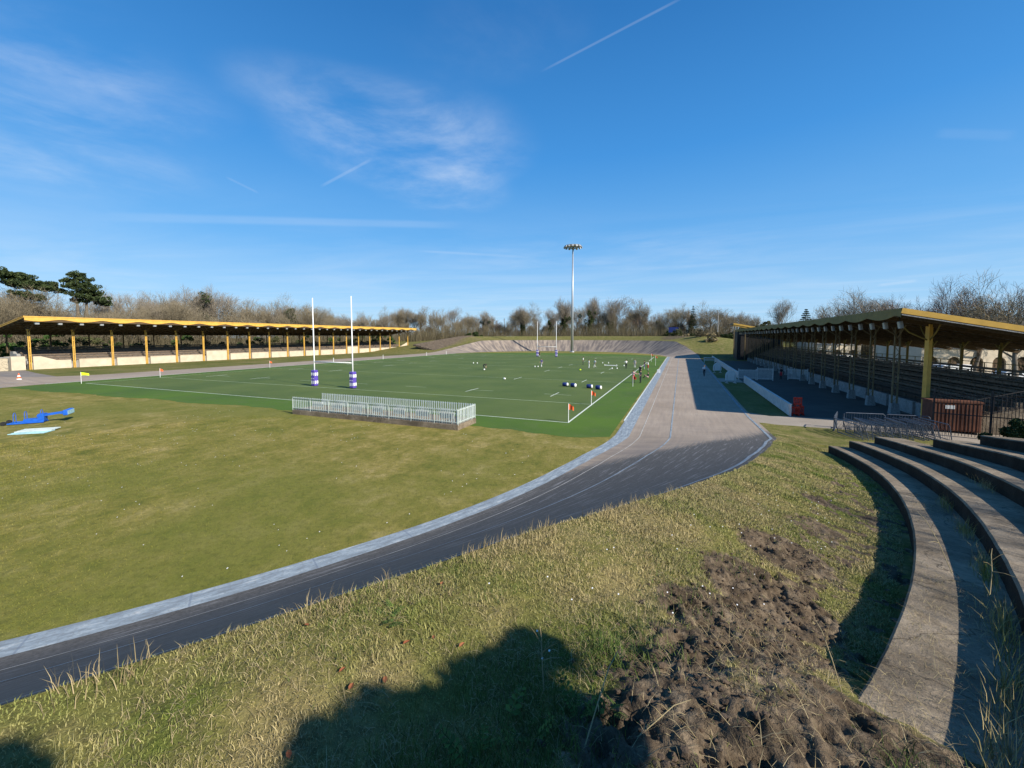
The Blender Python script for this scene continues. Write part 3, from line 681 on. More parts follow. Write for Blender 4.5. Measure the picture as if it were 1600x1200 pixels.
# ------------------------------------------------------------------ stands
def stand_left():
    x0 = -113.0; Y = [36.6 + 6.07*k for k in range(20)]; ya, yb = 34.9, 152.8
    r = thing('grandstand', (x0, ya, 0), 'long low grandstand with sunlit yellow posts and roof edge on the left', 'grandstand')
    L = lambda x, y, z: (x - x0, y - ya, z)
    zf, xf, xr, zrr = 9.8, -109.0, -125.5, 6.95
    sl = (zrr - zf)/(xr - xf)
    mb = MB(); mb.add([L(xf,ya,zf), L(xf,yb,zf), L(xr,yb,zrr), L(xr,ya,zrr), L(xf,ya,zf-.16), L(xf,yb,zf-.16), L(xr,yb,zrr-.16), L(xr,ya,zrr-.16)],
        [(0,1,2,3),(7,6,5,4),(0,3,7,4),(1,5,6,2),(0,4,5,1),(3,2,6,7)])
    roof = mb.build('roof', [M['tile']], r)
    mb = MB()
    for k in range(9):
        x = xf - 1.0 - k*1.9; z = zf + sl*(x - xf) - .30; mb.box(x-x0-.08, x-x0+.08, .1, yb-ya-.1, z-.12, z+.12)
    for y in np.arange(ya+.4, yb, 1.52):
        mb.beam(L(xf-.25, y, zf-.25-.2), L(xr+.2, y, zrr-.25-.12), .09, .14)
    mb.box(xf-.1-x0, xf-.02-x0, .0, yb-ya, zf-.9, zf-.2)
    mb.build('rafters', M['wood_dark'], roof)
    # scalloped front board
    mb = MB(); pts = []
    yy = np.arange(ya, yb + .01, 6.07/10)
    top = [L(xf+.09, y, zf+.10) for y in yy]; bot = []
    for y in yy:
        ph = (y - Y[0]) / 6.07; bot.append(L(xf+.09, y, zf - .40 - .42*abs(math.cos(math.pi*ph))**1.5))
    n = len(yy)
    for i in range(n-1):
        a, b, c, d = top[i], top[i+1], bot[i+1], bot[i]; w = Vector((-.07, 0, 0))
        mb.add([a, b, c, d, Vector(a)+w, Vector(b)+w, Vector(c)+w, Vector(d)+w], [(3,2,1,0),(4,5,6,7),(0,1,5,4),(2,3,7,6)])
    mb.box(xf-x0+.09, xf-x0+.15, 0, yb-ya, zf-.06, zf+.12)
    mb.build('fascia', M['paint_yellow'], roof)
    for y, s in ((ya-.05, 1), (yb+.05, -1)):
        mb = MB(); mb.beam(L(xf+.1, y, zf-.02), L(xr-.1, y, zrr-.02), .08, .30); mb.beam(L(xf+.1, y-.03*s, zf+.10), L(xr-.1, y-.03*s, zrr+.10), .16, .08)
        mb.build('gable_board', M['paint_yellow'], roof)
    for k, y in enumerate(Y):
        mb = MB()
        for s in (-.115, .115): mb.box(-.08, .08, y-ya+s-.06, y-ya+s+.06, 0, 7.5)
        for z in (1.2, 2.6, 4.0, 5.4, 6.8): mb.box(-.06, .06, y-ya-.1, y-ya+.1, z, z+.1)
        mb.box(-.15, .15, y-ya-.24, y-ya+.24, 7.4, 7.6)
        po = mb.build('post', M['paint_yellow'], r); mb = MB()
        mb.beam((0.05, y-ya, 7.2), L(xf-.7, y, zf-.6), .12, .16); mb.beam((-.05, y-ya, 7.2), L(x0-2.2, y, 8.5), .12, .16)
        mb.box(-.1, .1, y-ya-.1, y-ya+.1, 7.6, 8.85); mb.build('bracket', M['wood_dark'], po)
        if k % 1 == 0:
            mb = MB(); xx = -122.2 - x0; mb.box(xx-.1, xx+.1, y-ya-.1, y-ya+.1, 3.0, 7.35)
            mb.beam((xx, y-ya, 6.4), (xx, y-ya+1.1, 7.3), .1, .12); mb.beam((xx, y-ya, 6.4), (xx, y-ya-1.1, 7.3), .1, .12)
            mb.build('rear_post', M['wood_dark'], r)
    # front wall panels
    mb = MB()
    for k in range(19):
        a, b = Y[k] + .75, Y[k+1] - .05
        if k == 0: continue
        hh = 1.62 if k not in (5, 13) else 2.5
        mb.box(-.55, -.30, a-ya+.1, b-ya+.1, -.05, hh); mb.box(-.60, -.25, a-ya+.1, b-ya+.1, hh, hh+.08)
    a = Y[0] + .5
    mb.extrude([(-.3, a-ya, -.05), (-.3, a-ya+5.2, -.05), (-.3, a-ya+5.2, 1.6), (-.3, a-ya+3.2, 1.6), (-.3, a-ya+1.0, 2.45), (-.3, a-ya, 2.45)], (-.3, 0, 0))
    mb.box(-3.2, -.35, -1.0+.4, 1.2, -.05, 2.5)
    mb.extrude([(-.3, Y[19]-ya-.2, -.05), (-.3, Y[19]-ya+.7, -.05), (-.3, Y[19]-ya+.7, 3.9), (-.3, Y[19]-ya-5.6, 1.7), (-.3, Y[19]-ya-5.6, -.05)], (-.25, 0, 0))
    mb.build('front_wall', M['cream'], r)
    # recess behind the gaps
    mb = MB(); mb.box(-.95, -.75, 2, yb-ya-1, -.05, 1.3); mb.build('recess_wall', M['conc_light'], r)
    # tiers and benches
    for k in range(6):
        mb = MB(); xa = -1.0 - k*1.35; mb.box(xa-1.4, xa, 2.0, yb-ya-1.0, -.05 if k == 0 else .8, 1.05+k*.45); mb.build('tier', M['conc_light'], r)
        mb = MB(); mb.box(xa-.95, xa-.5, 2.4, yb-ya-1.4, 1.05+k*.45+.38, 1.05+k*.45+.45); mb.box(xa-1.02, xa-.96, 2.4, yb-ya-1.4, 1.05+k*.45+.55, 1.05+k*.45+.78)
        for y in np.arange(2.6, yb-ya-1.4, 2.02): mb.box(xa-.8, xa-.7, y-.04, y+.04, 1.05+k*.45, 1.05+k*.45+.38); mb.box(xa-1.0, xa-.95, y-.04, y+.04, 1.05+k*.45, 1.05+k*.45+.7)
        mb.build('bench', M['wood_bench'], r)
    mb = MB(); mb.box(-9.4, -9.2, 2, yb-ya-1, .5, 3.6); mb.build('back_wall', M['wood_dark'], r)
    # stone stair wall at the near end
    st = thing('stair_wall', (-113.3, 29.5, 0), 'pale rubble stone stair wall with grey railing at the near end of the left stand', 'wall')
    mb = MB(); mb.extrude([(0,-7.5,-.05),(0,4.4,-.05),(0,4.4,2.3),(0,3.0,2.4),(0,-3.6,5.4),(0,-7.5,5.4)][::-1], (-.5,0,0)); mb.build('wall', M['stone'], st)
    mb = MB(); mb.beam((-.2,3.0,2.45),(-.2,-3.6,5.48),.62,.14); mb.beam((-.2,4.5,2.35),(-.2,3.0,2.45),.62,.14); mb.build('coping', M['conc_light'], st)
    mb = MB()
    for k in range(46):
        y = 3.0 - k*.145; z = 2.5 + (3.0-y)*.4545; mb.cyl((-.2, y, z), (-.2, y, z+.95), .014, n=5)
    mb.cyl((-.2, 3.1, 3.45), (-.2, -3.6, 6.5), .03, n=6); mb.build('railing', M['galv'], st)
    # lamps under the front edge
    lt = None
    for k in range(39):
        y = Y[0] + k*3.035
        if lt is None:
            lt = thing('floodlight', (0,0,0), 'small floodlight hanging under the front edge of the left stand roof', 'floodlight', 'floodlights under the left stand roof')
            b = MB(); b.extrude([(-.30,-.28,.10),(.30,-.28,.0),(.30,-.28,-.36),(-.12,-.28,-.36)], (0,.56,0)); b.build('housing', M['galv'], lt)
            b = MB(); b.box(.302,.33,-.26,.26,-.34,-.03); b.build('lens', M['lamp_glass'], lt)
            b = MB(); b.box(-.03,.03,-.03,.03,.05,.42); b.build('bracket', M['steel_dark'], lt); o = lt
        else: o = copy_tree(lt)
        o.location = (xf - .55, y, zf - .95)
        o.rotation_euler = (0, R_(12), 0)
stand_left()

def stand_right():
    x0, ya, yb = 16.0, 34.5, 121.0; Y = [37.5 + 4.5*k for k in range(19)]
    r = thing('grandstand', (x0, ya, 0), 'long shaded grandstand with iron posts and wooden benches on the right', 'grandstand')
    L = lambda x, y, z: (x - x0, y - ya, z)
    xf, zf, xr, zrr = 13.3, 8.0, 25.5, 5.35; sl = (zrr-zf)/(xr-xf)
    mb = MB(); mb.add([L(xf,ya,zf), L(xf,yb,zf), L(xr,yb,zrr), L(xr,ya,zrr), L(xf,ya,zf-.12), L(xf,yb,zf-.12), L(xr,yb,zrr-.12), L(xr,ya,zrr-.12)],
        [(0,3,2,1),(4,5,6,7),(4,7,3,0),(2,6,5,1),(1,5,4,0),(7,6,2,3)])
    roof = mb.build('roof', M['tile'], r)
    mb = MB()
    for k in range(13):
        x = xf + .45 + k*.92; z = zf + sl*(x-xf) - .22; mb.box(x-x0-.05, x-x0+.05, .1, yb-ya-.1, z-.08, z+.08)
    for y in [ya+.5] + Y + [yb-.4]:
        mb.beam(L(xf+.15, y, zf-.45), L(xr-.1, y, zrr-.40), .14, .22)
    for y in np.arange(ya+1.2, yb, 1.5): mb.beam(L(xf+.15, y, zf-.36), L(xr-.1, y, zrr-.32), .07, .10)
    mb.build('rafters', M['wood_dark'], roof)
    mb = MB(); yy = np.arange(ya, yb+.01, .45); top = [L(xf-.06, y, zf+.06) for y in yy]; bot = []
    for y in yy:
        ph = (y - Y[0])/4.5; bot.append(L(xf-.06, y, zf-.38-.26*abs(math.cos(math.pi*ph))**.9))
    for i in range(len(yy)-1):
        a, b, c, d = top[i], top[i+1], bot[i+1], bot[i]; w = Vector((.05,0,0))
        mb.add([a,b,c,d,Vector(a)+w,Vector(b)+w,Vector(c)+w,Vector(d)+w], [(0,1,2,3),(7,6,5,4),(4,5,1,0),(6,7,3,2)])
    mb.build('fascia', M['paint_yellow_shade'], roof)
    for y, s in ((ya-.05, -1), (yb+.05, 1)):
        mb = MB(); mb.beam(L(xf-.05, y, zf-.10), L(xr+.1, y, zrr-.10), .07, .34); mb.build('gable_board', M['paint_yellow'], roof)
        mb = MB(); mb.beam(L(xf-.05, y-.02, zf-.36), L(xr+.1, y-.02, zrr-.36), .07, .07); mb.build('gable_trim', M['conc_light'], roof)
    # end post
    mb = MB(); mb.extrude([(-.34,Y[0]-ya-.3,.45),(.34,Y[0]-ya-.3,.45),(.26,Y[0]-ya-.24,7.1),(-.26,Y[0]-ya-.24,7.1)], (0,.6,0)); cpt = Vector((0, Y[0]-ya, 0)); rot = Matrix.Rotation(R_(24), 3, 'Z'); mb.v = [tuple(rot @ Vector(((q_[0]-cpt.x)*.47, (q_[1]-cpt.y)*.47, q_[2])) + cpt) for q_ in mb.v]; mb.build('end_post', M['paint_yellow'], r)
    mb = MB(); mb.box(-.5,.5,Y[0]-ya-.5,Y[0]-ya+.6,-.05,.45); mb.build('plinth', M['rust'], r)
    mb = MB()
    for s, dy in ((-1, 0), (0, 1.4), (0, -1.4)): mb.tube([(0, Y[0]-ya, 5.9), (s*1.1, Y[0]-ya+dy*.6, 6.5), (s*1.7, Y[0]-ya+dy, 7.2)], .05, 6)
    mb.build('brace', M['paint_yellow_shade'], r)
    # iron posts, front pairs and rear row
    def post():
        b = MB()
        for s in (-.16, .16): b.box(s-.045, s+.045, -.05, .05, .75, 7.1)
        z = .9
        while z < 6.9: b.beam((-.15, 0, z), (.15, 0, z+.45), .02, .03); b.beam((.15, 0, z+.45), (-.15, 0, z+.9), .02, .03); z += .9
        for dy in (-1.3, 1.3): b.tube([(0, 0, 6.1), (0, dy*.6, 6.75), (0, dy, 7.15)], .04, 5)
        b.tube([(0,0,6.2), (-.9,0,6.9), (-2.1,0,7.35)], .045, 5)
        return b.mesh('post', M['iron_brown'])
    pm = post(); fm = MB(); fm.extrude([(-.32,-.30,-.05),(.32,-.30,-.05),(.22,-.22,.85),(-.22,-.22,.85)], (0,.5,0)); fm = fm.mesh('post_base', M['conc_light'])
    rm = MB(); rm.box(-.08,.08,-.08,.08,3.2,6.2)
    for dy in (-1.2, 1.2): rm.tube([(0,0,5.2),(0,dy*.55,5.75),(0,dy,6.0)], .06, 5)
    rm = rm.mesh('rear_post', M['paint_yellow_shade']); rb = MB(); rb.box(-.28,.28,-.28,.28,3.0,3.42); rb = rb.mesh('rear_base', M['cream'])
    for k, y in enumerate(Y):
        if k:
            o = bpy.data.objects.new('post', pm); link(o, r); o.location = (0, y-ya, 0)
            b = bpy.data.objects.new('post_base', fm); link(b, o)
        o = bpy.data.objects.new('rear_post', rm); link(o, r); o.location = (6.0, y-ya, 0)
        b = bpy.data.objects.new('rear_base', rb); link(b, o)
    # front wall, railing, tiers, benches
    mb = MB()
    for k in range(18): mb.box(1.2, 1.45, Y[k]-ya+.12, Y[k+1]-ya-.35, -.05, 1.05)
    mb.box(1.5, 1.6, .8, yb-ya-.5, -.05, .95); mb.build('front_wall', M['conc_light'], r)
    mb = MB()
    for y in np.arange(3.3, yb-ya-1, .16): mb.box(1.36, 1.38, y-.012, y+.012, 1.05, 1.95)
    for z in (1.12, 1.93): mb.box(1.345, 1.395, 3.2, yb-ya-1, z-.02, z+.02)
    mb.build('front_railing', M['steel_dark'], r)
    for k in range(7):
        z = 1.0+k*.36; xa = 1.6+k*.64
        mb = MB(); mb.box(xa, xa+.70, 1.2, yb-ya-.6, .2, z); mb.build('tier', M['conc_step'], r)
        mb = MB(); mb.box(xa+.20, xa+.50, 1.4, yb-ya-.8, z+.36, z+.41); mb.box(xa+.52, xa+.56, 1.4, yb-ya-.8, z+.5, z+.68)
        for y in np.arange(1.6, yb-ya-.8, 1.5): mb.box(xa+.3, xa+.4, y-.03, y+.03, z, z+.36); mb.box(xa+.50, xa+.53, y-.03, y+.03, z, z+.66)
        mb.build('bench', M['wood_bench'], r)
    mb = MB(); mb.box(6.15, 8.0, .4, yb-ya-.4, .0, 3.16); mb.build('rear_walk', M['conc_light'], r)
    mb = MB()
    for z in (3.75, 4.15): mb.box(6.42, 6.47, 1, yb-ya-1, z-.025, z+.025)
    for y in np.arange(1, yb-ya-1, 1.5): mb.box(6.42, 6.47, y-.025, y+.025, 3.16, 4.15)
    mb.build('rear_railing', M['paint_yellow_shade'], r)
    # side railing down the near end of the tiers
    mb = MB()
    for k in range(34):
        t = k/33; x = 1.0 + t*6.6; z = .95 + t*2.1; mb.cyl((x, .9, z-.1), (x, .9, z+1.0), .014, n=4)
    mb.cyl((1.0, .9, 1.95), (7.6, .9, 4.05), .028, n=6); mb.cyl((1.0, .9, .98), (7.6, .9, 3.08), .02, n=6)
    mb.build('side_railing', M['steel_dark'], r)
    mb = MB(); mb.extrude([(1.5,.75,-.05),(8.0,.75,-.05),(8.0,.75,3.1),(1.5,.75,1.0)], (0,.4,0)); mb.build('end_wall', M['conc_step'], r)
    lt = None
    for k in range(38):
        y = Y[0] - 1.3 + k*2.25
        if lt is None:
            lt = thing('floodlight', (0,0,0), 'pale square floodlight hanging under the front of the right stand roof', 'floodlight', 'floodlights under the right stand roof')
            b = MB(); b.box(-.08,.10,-.20,.20,-.50,0); bevel(b.build('housing', M['conc_light'], lt), .02)
            b = MB(); b.box(-.10,-.082,-.17,.17,-.47,-.03); b.build('lens', M['lamp_glass'], lt)
            b = MB(); b.box(.0,.04,-.02,.02,0,.35); b.build('bracket', M['steel_dark'], lt); o = lt
        else: o = copy_tree(lt)
        o.location = (xf + .55, y, zf - .75); o.rotation_euler = (0, R_(-10), R_(random.uniform(-6, 6)))
    # pavilion beyond the far end, with a higher yellow roof
    p = thing('pavilion', (13.0, 122.6, 0), 'small pavilion with a higher yellow edged roof past the far end of the right stand', 'pavilion')
    mb = MB(); mb.box(.8, 11, .6, 9, 0, 7.6); mb.build('wall', M['steel_dark'], p)
    mb = MB(); mb.extrude([(-.2,0,9.75),(11.5,0,7.3),(11.5,0,7.05),(-.2,0,9.5)], (0,10,0)); rf = mb.build('roof', M['tile'], p)
    mb = MB(); mb.beam((-.25,-.06,9.6),(11.5,-.06,7.15),.08,.42); mb.beam((-.25,-.09,9.1),(9,-.09,7.2),.06,.12); mb.build('gable_board', M['paint_yellow'], rf)
    mb = MB()
    for x in (0, 2.6): mb.box(x-.1, x+.1, .1, .3, 0, 9.0)
    mb.build('posts', M['iron_brown'], p)
stand_right()

# ------------------------------------------------------------------ yard and path furniture on the right
def right_things():
    for i, (a, b, lab) in enumerate(((37.6, 62.7, 'low white boarded barrier wall from the pale path to the white gates'), (68.6, 124, 'low white boarded barrier wall running on beyond the white gates'))):
        w = thing('barrier_wall', (8.0, a, 0), lab, 'barrier')
        mb = MB(); n = int((b-a)/1.25)
        for k in range(n): mb.box(-.05, .0, k*(b-a)/n+.01, (k+1)*(b-a)/n-.01, .03, .88)
        mb.build('boards', M['white_dirty'], w)
        mb = MB()
        for k in range(n+1): mb.box(.005, .09, k*(b-a)/n-.05, k*(b-a)/n+.05, -.03, .90)
        mb.box(-.08, .12, -.06, b-a+.06, .90, .95); mb.build('frame', M['white_dirty'], w)
    # white gates
    def gate(loc, rz, w, h, lab):
        g = thing('gate', loc, lab, 'gate', rz=rz)
        mb = MB()
        for x in np.arange(.06, w, .11): mb.box(x-.03, x+.03, -.01, .01, .12, h)
        mb.build('pales', M['white_dirty'], g)
        mb = MB()
        for z in (.25, h-.15): mb.box(0, w, .012, .05, z-.04, z+.04)
        for x in (0, w): mb.box(x-.05, x+.05, -.05, .06, -.03, h+.1)
        mb.build('frame', M['white_dirty'], g)
    gate((7.9,67.6,0), R_(-2), 2.2, 1.45, 'white paled gate joined to the end of the low barrier wall')
    gate((10.2,67.2,0), R_(-5), 1.9, 1.75, 'taller white paled gate standing free in the yard')
    gate((14.4,69.6,0), R_(-20), 2.3, 1.6, 'white paled gate close to the right stand wall')
    # white boards on the grass strip
    for (x, y, lab, rz) in ((5.95, 78.9, 'white rounded board on legs, farther of two on the grass strip', .5), (6.3, 61.6, 'white rounded board on legs, nearer of two on the grass strip', .45)):
        t = thing('board', (x, y, 0), lab, 'board', rz=rz)
        mb = MB(); pts = [(-.75,0,.35),(.75,0,.35),(.75,0,1.0)] + [(.75*math.cos(a), 0, 1.0+.7*math.sin(a)) for a in np.linspace(.2, math.pi-.2, 9)] + [(-.75,0,1.0)]
        mb.extrude(pts, (0,.06,0)); mb.build('panel', M['white'], t)
        for s in (-.55, .55):
            mb = MB(); mb.box(s-.04, s+.04, -.05, -.01, 0, 1.1); mb.box(s-.04, s+.04, -.35, .35, 0, .05); mb.build('leg', M['white_dirty'], t)
    t = thing('table', (6.4, 108, 0), 'pale folding table far down the grass strip', 'table')
    mb = MB(); mb.box(-1.2,1.2,-.4,.4,1.15,1.25); mb.box(-1.2,1.2,.36,.4,.5,1.15); mb.build('top', M['rail_pale'], t)
    for sx in (-1.1, 1.1):
        for sy in (-.35, .35):
            mb = MB(); mb.box(sx-.05,sx+.05,sy-.05,sy+.05,0,1.15); mb.build('leg', M['rail_pale'], t)
    # red plastic barriers behind the wall end
    base = None
    for i, (x, y, z, rz, lab) in enumerate(((8.45,38.1,0,.1,'red plastic barrier, lower left of the pile by the wall end'),(8.85,38.5,0,.3,'red plastic barrier, lower right of the pile by the wall end'),(8.65,38.3,.72,.2,'red plastic barrier on top of the pile by the wall end'),(7.45,69.9,0,1.2,'red plastic barrier by the white gate posts'))):
        t = thing('plastic_barrier', (x, y, z), lab, 'barrier', 'red plastic barriers', rz)
        mb = MB(); mb.box(-.30,.30,-.05,.05,.10,.24); mb.box(-.30,.30,-.05,.05,.58,.70)
        for k in range(5): xx = -.26+k*.13; mb.box(xx-.03, xx+.035, -.035, .035, .24, .58)
        bevel(mb.build('panel', M['red'], t), .01)
        for s in (-.22, .22):
            mb = MB(); mb.box(s-.05,s+.05,-.16,.16,.0,.10); mb.build('foot', M['red'], t)
    # stack of crowd barriers
    proto = None
    bars = [(9.7+.37*k, 30.6+.16*k, 0, R_(98+random.uniform(-6,6)), R_(-random.uniform(6,20))) for k in range(14)]
    for k, (x, y, z, rz, tilt) in enumerate(bars):
        if proto is None:
            proto = thing('crowd_barrier', (0,0,0), 'grey tubular crowd barrier leaning in the stack at the terrace end', 'barrier', 'stacked grey crowd barriers')
            mb = MB(); w = 1.15
            mb.tube([(-w,0,.15),(-w,0,1.0),(-w+.1,0,1.1),(w-.1,0,1.1),(w,0,1.0),(w,0,.15),(-w,0,.15)], .027, 6, cap=False); mb.build('frame', M['galv_shade'], proto)
            mb = MB()
            for xx in np.arange(-w+.14, w, .15): mb.cyl((xx,0,.15), (xx,0,1.1), .010, n=4)
            mb.build('bars', M['galv_shade'], proto)
            for s in (-.8, .8):
                mb = MB(); mb.box(s-.03,s+.03,-.28,.28,0,.03); mb.box(s-.02,s+.02,-.02,.02,.03,.15); mb.build('foot', M['galv_shade'], proto)
            o = proto
        else: o = copy_tree(proto)
        o.location = (x, y, z); o.rotation_euler = (tilt, 0, rz)
    for (x, y, rz, lab) in ((11.4,33.9,R_(8),'grey crowd barrier standing along the path behind the barrier stack'),(13.7,34.1,R_(3),'grey crowd barrier standing beside the rusty container'),(9.6,33.0,R_(70),'grey crowd barrier standing alone at the path edge')):
        o = copy_tree(proto); o.location = (x, y, 0); o.rotation_euler = (0, 0, rz); o['label'] = lab
    # rusty container and black fence
    c = thing('container', (15.3,35.0,0), 'rusty brown metal container beside the yellow end post', 'container')
    mb = MB(); mb.box(0,2.4,0,1.25,.12,1.95)
    for k in range(12): mb.box(.1+k*.19, .2+k*.19, -.03, 0, .2, 1.85)
    bevel(mb.build('body', M['rust'], c), .01)
    mb = MB(); mb.box(-.05,2.45,-.06,1.3,1.95,2.06); mb.build('lid', M['rust'], c)
    mb = MB(); mb.box(.62,1.08,-.045,-.032,1.55,1.78); mb.build('sticker', M['ply'], c)
    mb = MB(); 
    for x in (.15, 2.1): mb.box(x,x+.15,.05,1.2,0,.12)
    mb.build('skid', M['steel_dark'], c)
    f = thing('fence', (14.9,33.9,0), 'tall black bar fence before the rusty container', 'fence', rz=R_(-14))
    mb = MB()
    for k in range(70): mb.box(k*.14-.011, k*.14+.011, -.011, .011, .08, 2.75 + .12*(k % 2))
    mb.build('bars', M['steel_dark'], f)
    mb = MB()
    for z in (.25, 1.4, 2.6): mb.box(0, 9.8, .012, .05, z-.03, z+.03)
    mb.build('rails', M['steel_dark'], f)
    for x in (0, 2.45, 4.9, 7.35, 9.8):
        mb = MB(); mb.box(x-.04,x+.04,.05,.13,-.03,2.95); mb.build('fence_post', M['steel_dark'], f)
right_things()

# ------------------------------------------------------------------ goals, flags, pitch equipment
def goal(loc, label, hw, height):
    g = thing('rugby_goal', loc, label, 'rugby goal', 'rugby goals')
    for s in (-hw, hw):
        mb = MB(); mb.tube([(s,0,0),(s,0,4),(s,0,height)], [.075,.075,.055], 10); mb.build('upright', M['white'], g, True)
        mb = MB(); mb.box(s-.30,s+.30,-.30,.30,.02,2.0); pad = bevel(mb.build('pad', M['purple'], g), .09, 3)
        mb = MB()   # white lettering blocks and crests on the pad faces
        for k in range(2):
            for sx in (-.15, .15):
                for nrm in (-1, 1):
                    yy = nrm*.306
                    # club shield, small emblem, letter block
                    sh = [(sx-.10,1.70),(sx+.10,1.70),(sx+.10,1.48),(sx+.05,1.36),(sx,1.30),(sx-.05,1.36),(sx-.10,1.48)]
                    mb.extrude([(s+a, yy, b) for a, b in sh], (0, .004*nrm, 0))
                    tri = [(sx-.09,.90),(sx+.09,.90),(sx,1.06)]; mb.extrude([(s+a, yy, b) for a, b in tri], (0, .004*nrm, 0))
                    for q in range(3): mb.box(s+sx-.10, s+sx+.10, min(yy,yy+.004*nrm), max(yy,yy+.004*nrm), .32+q*.13, .42+q*.13)
            break
        for nrm in (-1, 1):
            for sy in (-.15, .15):
                xx = s + nrm*.306; mb.box(min(xx,xx+.004*nrm),max(xx,xx+.004*nrm),sy-.1,sy+.1,1.32,1.70); mb.box(min(xx,xx+.004*nrm),max(xx,xx+.004*nrm),sy-.1,sy+.1,.32,.68)
        mb.build('pad_print', M['white'], pad)
    mb = MB(); mb.cyl((-hw,0,3.05),(hw,0,3.05),.06,n=10); mb.build('crossbar', M['white'], g, True)
goal((-39.4,38.0,0), 'white rugby goal with purple pads on the nearer try line', 3.1, 11.0)
goal((-38.75,122.6,0), 'white rugby goal with purple pads at the far end of the pitch', 3.1, 11.0)
def flag(loc, mat, label, h=1.25, rz=0.0, fl=.36):
    t = thing('corner_flag', loc, label, 'flag', 'flags round the pitch', rz)
    mb = MB(); mb.cyl((0,0,0),(0,0,h),.028,.024,8); mb.ball((0,0,h),.03,8,5); mb.build('post', M['white'], t)
    mb = MB(); n = 7; V = []
    for i in range(n):
        a = i/(n-1); dz = .10*a*a; wv = .05*math.sin(a*6)
        V += [(.02+a*fl, wv, h-.02-dz-.10*a), (.02+a*fl, wv, h-.42-dz*1.6+.08*a)]
    mb.add(V, [(2*i, 2*i+1, 2*i+3, 2*i+2) for i in range(n-1)]); mb.build('flag', mat, t, True)
flag((-7.4,28.7,0), M['orange'], 'red orange corner flag at the nearest right corner of the pitch', 1.35, .25)
flag((-7.4,36.9,0), M['orange'], 'red orange flag where the nearer try line meets the right touchline', 1.3, .2)
flag((-5.4,52.6,0), M['red'], 'red flag on a white post beside the huddle by the touchline', 1.35, .1)
flag((-4.9,92.5,0), M['orange'], 'orange flag at the far right, nearer of two', 2.1, .05)
flag((-6.6,106,0), M['orange'], 'orange flag at the far right, farther of two', 2.0, .05)
flag((-73.3,28.2,0), M['lime'], 'yellow corner flag at the near left corner of the pitch', 1.5, 1.2, .75)
flag((-73.3,37.1,0), M['orange'], 'orange flag on the left touchline nearest the yellow flag', 1.35, 1.1)
flag((-76.0,57.2,0), M['orange'], 'orange flag halfway along the left touchline', 1.35, .93)
for k, (x, y) in enumerate(((-76,73.5),(-76,91),(-76,112),(-76,124))):
    mb = MB(); mb.cyl((0,0,0),(0,0,1.1),.06,.05,8); mb.ball((0,0,1.12),.07,8,5)
    tag(mb.build('marker_post', M['white'], loc=(x, y, 0)), 'short white marker post on the left touchline', 'post', 'white marker posts on the left touchline')
# cone
t = thing('traffic_cone', (-82.6,25.6,0), 'orange and white traffic cone on the left apron', 'cone')
mb = MB(); mb.tube([(0,0,.05),(0,0,.6),(0,0,1.25)], [.30,.2,.05], 14); mb.build('cone', M['orange'], t)
mb = MB(); mb.tube([(0,0,.35),(0,0,.55)], [.255,.222], 14); mb.tube([(0,0,.8),(0,0,.98)], [.165,.125], 14); mb.build('stripe', M['white'], t)
mb = MB(); mb.box(-.38,.38,-.38,.38,0,.06); mb.build('base', M['orange'], t)
# tackle bags
for k, (x, y, rz, lab) in enumerate(((-13.0,49.6,3.0,'dark blue tackle bag, first from the left of a row of four'),(-11.9,49.2,2.8,'dark blue tackle bag, second from the left of a row of four'),(-9.8,48.8,3.05,'dark blue tackle bag, third from the left of a row of four'),(-8.6,48.1,2.9,'dark blue tackle bag, fourth from the left of a row of four'))):
    t = thing('tackle_bag', (x, y, .25), lab, 'tackle bag', 'blue tackle bags on the pitch', rz)
    mb = MB(); mb.tube([(0,0,0),(.05,0,0),(.52,0,0),(.56,0,0)], [.20,.24,.24,.20], 14); mb.build('bag', M['blue_dark'], t, True)
    mb = MB(); mb.tube([(-.14,0,0),(-.10,0,0),(-.005,0,0)], [.13,.21,.225], 14); mb.build('end_cap', M['white'], t, True)
# small white training markers in pairs
for k, (x, y) in enumerate(((-27.6,79.4),(-27.0,79.6),(-44.5,84.5),(-43.6,84.7),(-16.8,96.5),(-15.5,96.8),(-11.3,80.8),(-12.2,80.5),(-11.0,89))):
    mb = MB(); mb.tube([(0,0,0),(0,0,.05),(0,0,.24)], [.12,.11,.06], 10)
    tag(mb.build('training_marker', M['white'], loc=(x, y, .005)), 'small white training marker standing on the pitch', 'marker', 'white training markers on the pitch')
mb = MB(); mb.box(-1.3,1.3,-.12,.12,.02,.16); mb.box(-1.3,-1.2,-.14,.14,0,.3); mb.box(1.2,1.3,-.14,.14,0,.3)
tag(mb.build('hurdle', M['white'], loc=(-13.7,88.5,0)), 'low white training hurdle lying on the pitch', 'hurdle')
mb = MB(); mb.ball((0,0,.1),.14,12,8,0,(1,1.5,1)); tag(mb.build('rugby_ball', M['white'], loc=(-33.6,68.1,.03), smooth=True), 'white rugby ball below the bending player', 'ball')
mb = MB(); mb.ball((0,0,.1),.14,12,8,0,(1.5,1,1)); tag(mb.build('rugby_ball', M['white'], loc=(-23.5,54.2,.03), smooth=True), 'white rugby ball alone on the grass left of the tackle bags', 'ball')
mb = MB(); mb.ball((0,0,.1),.14,12,8,0,(1.5,1,1)); tag(mb.build('rugby_ball', M['lime'], loc=(-17.0,74.2,.03), smooth=True), 'pale yellow rugby ball before the two white shirted players', 'ball')
mb = MB(); mb.box(-.25,.25,-.16,.16,0,.55); tag(bevel(mb.build('bottle_crate', M['white'], loc=(-3.4,74,.02)),.03), 'small white bottle crate on the pale blue band', 'crate')

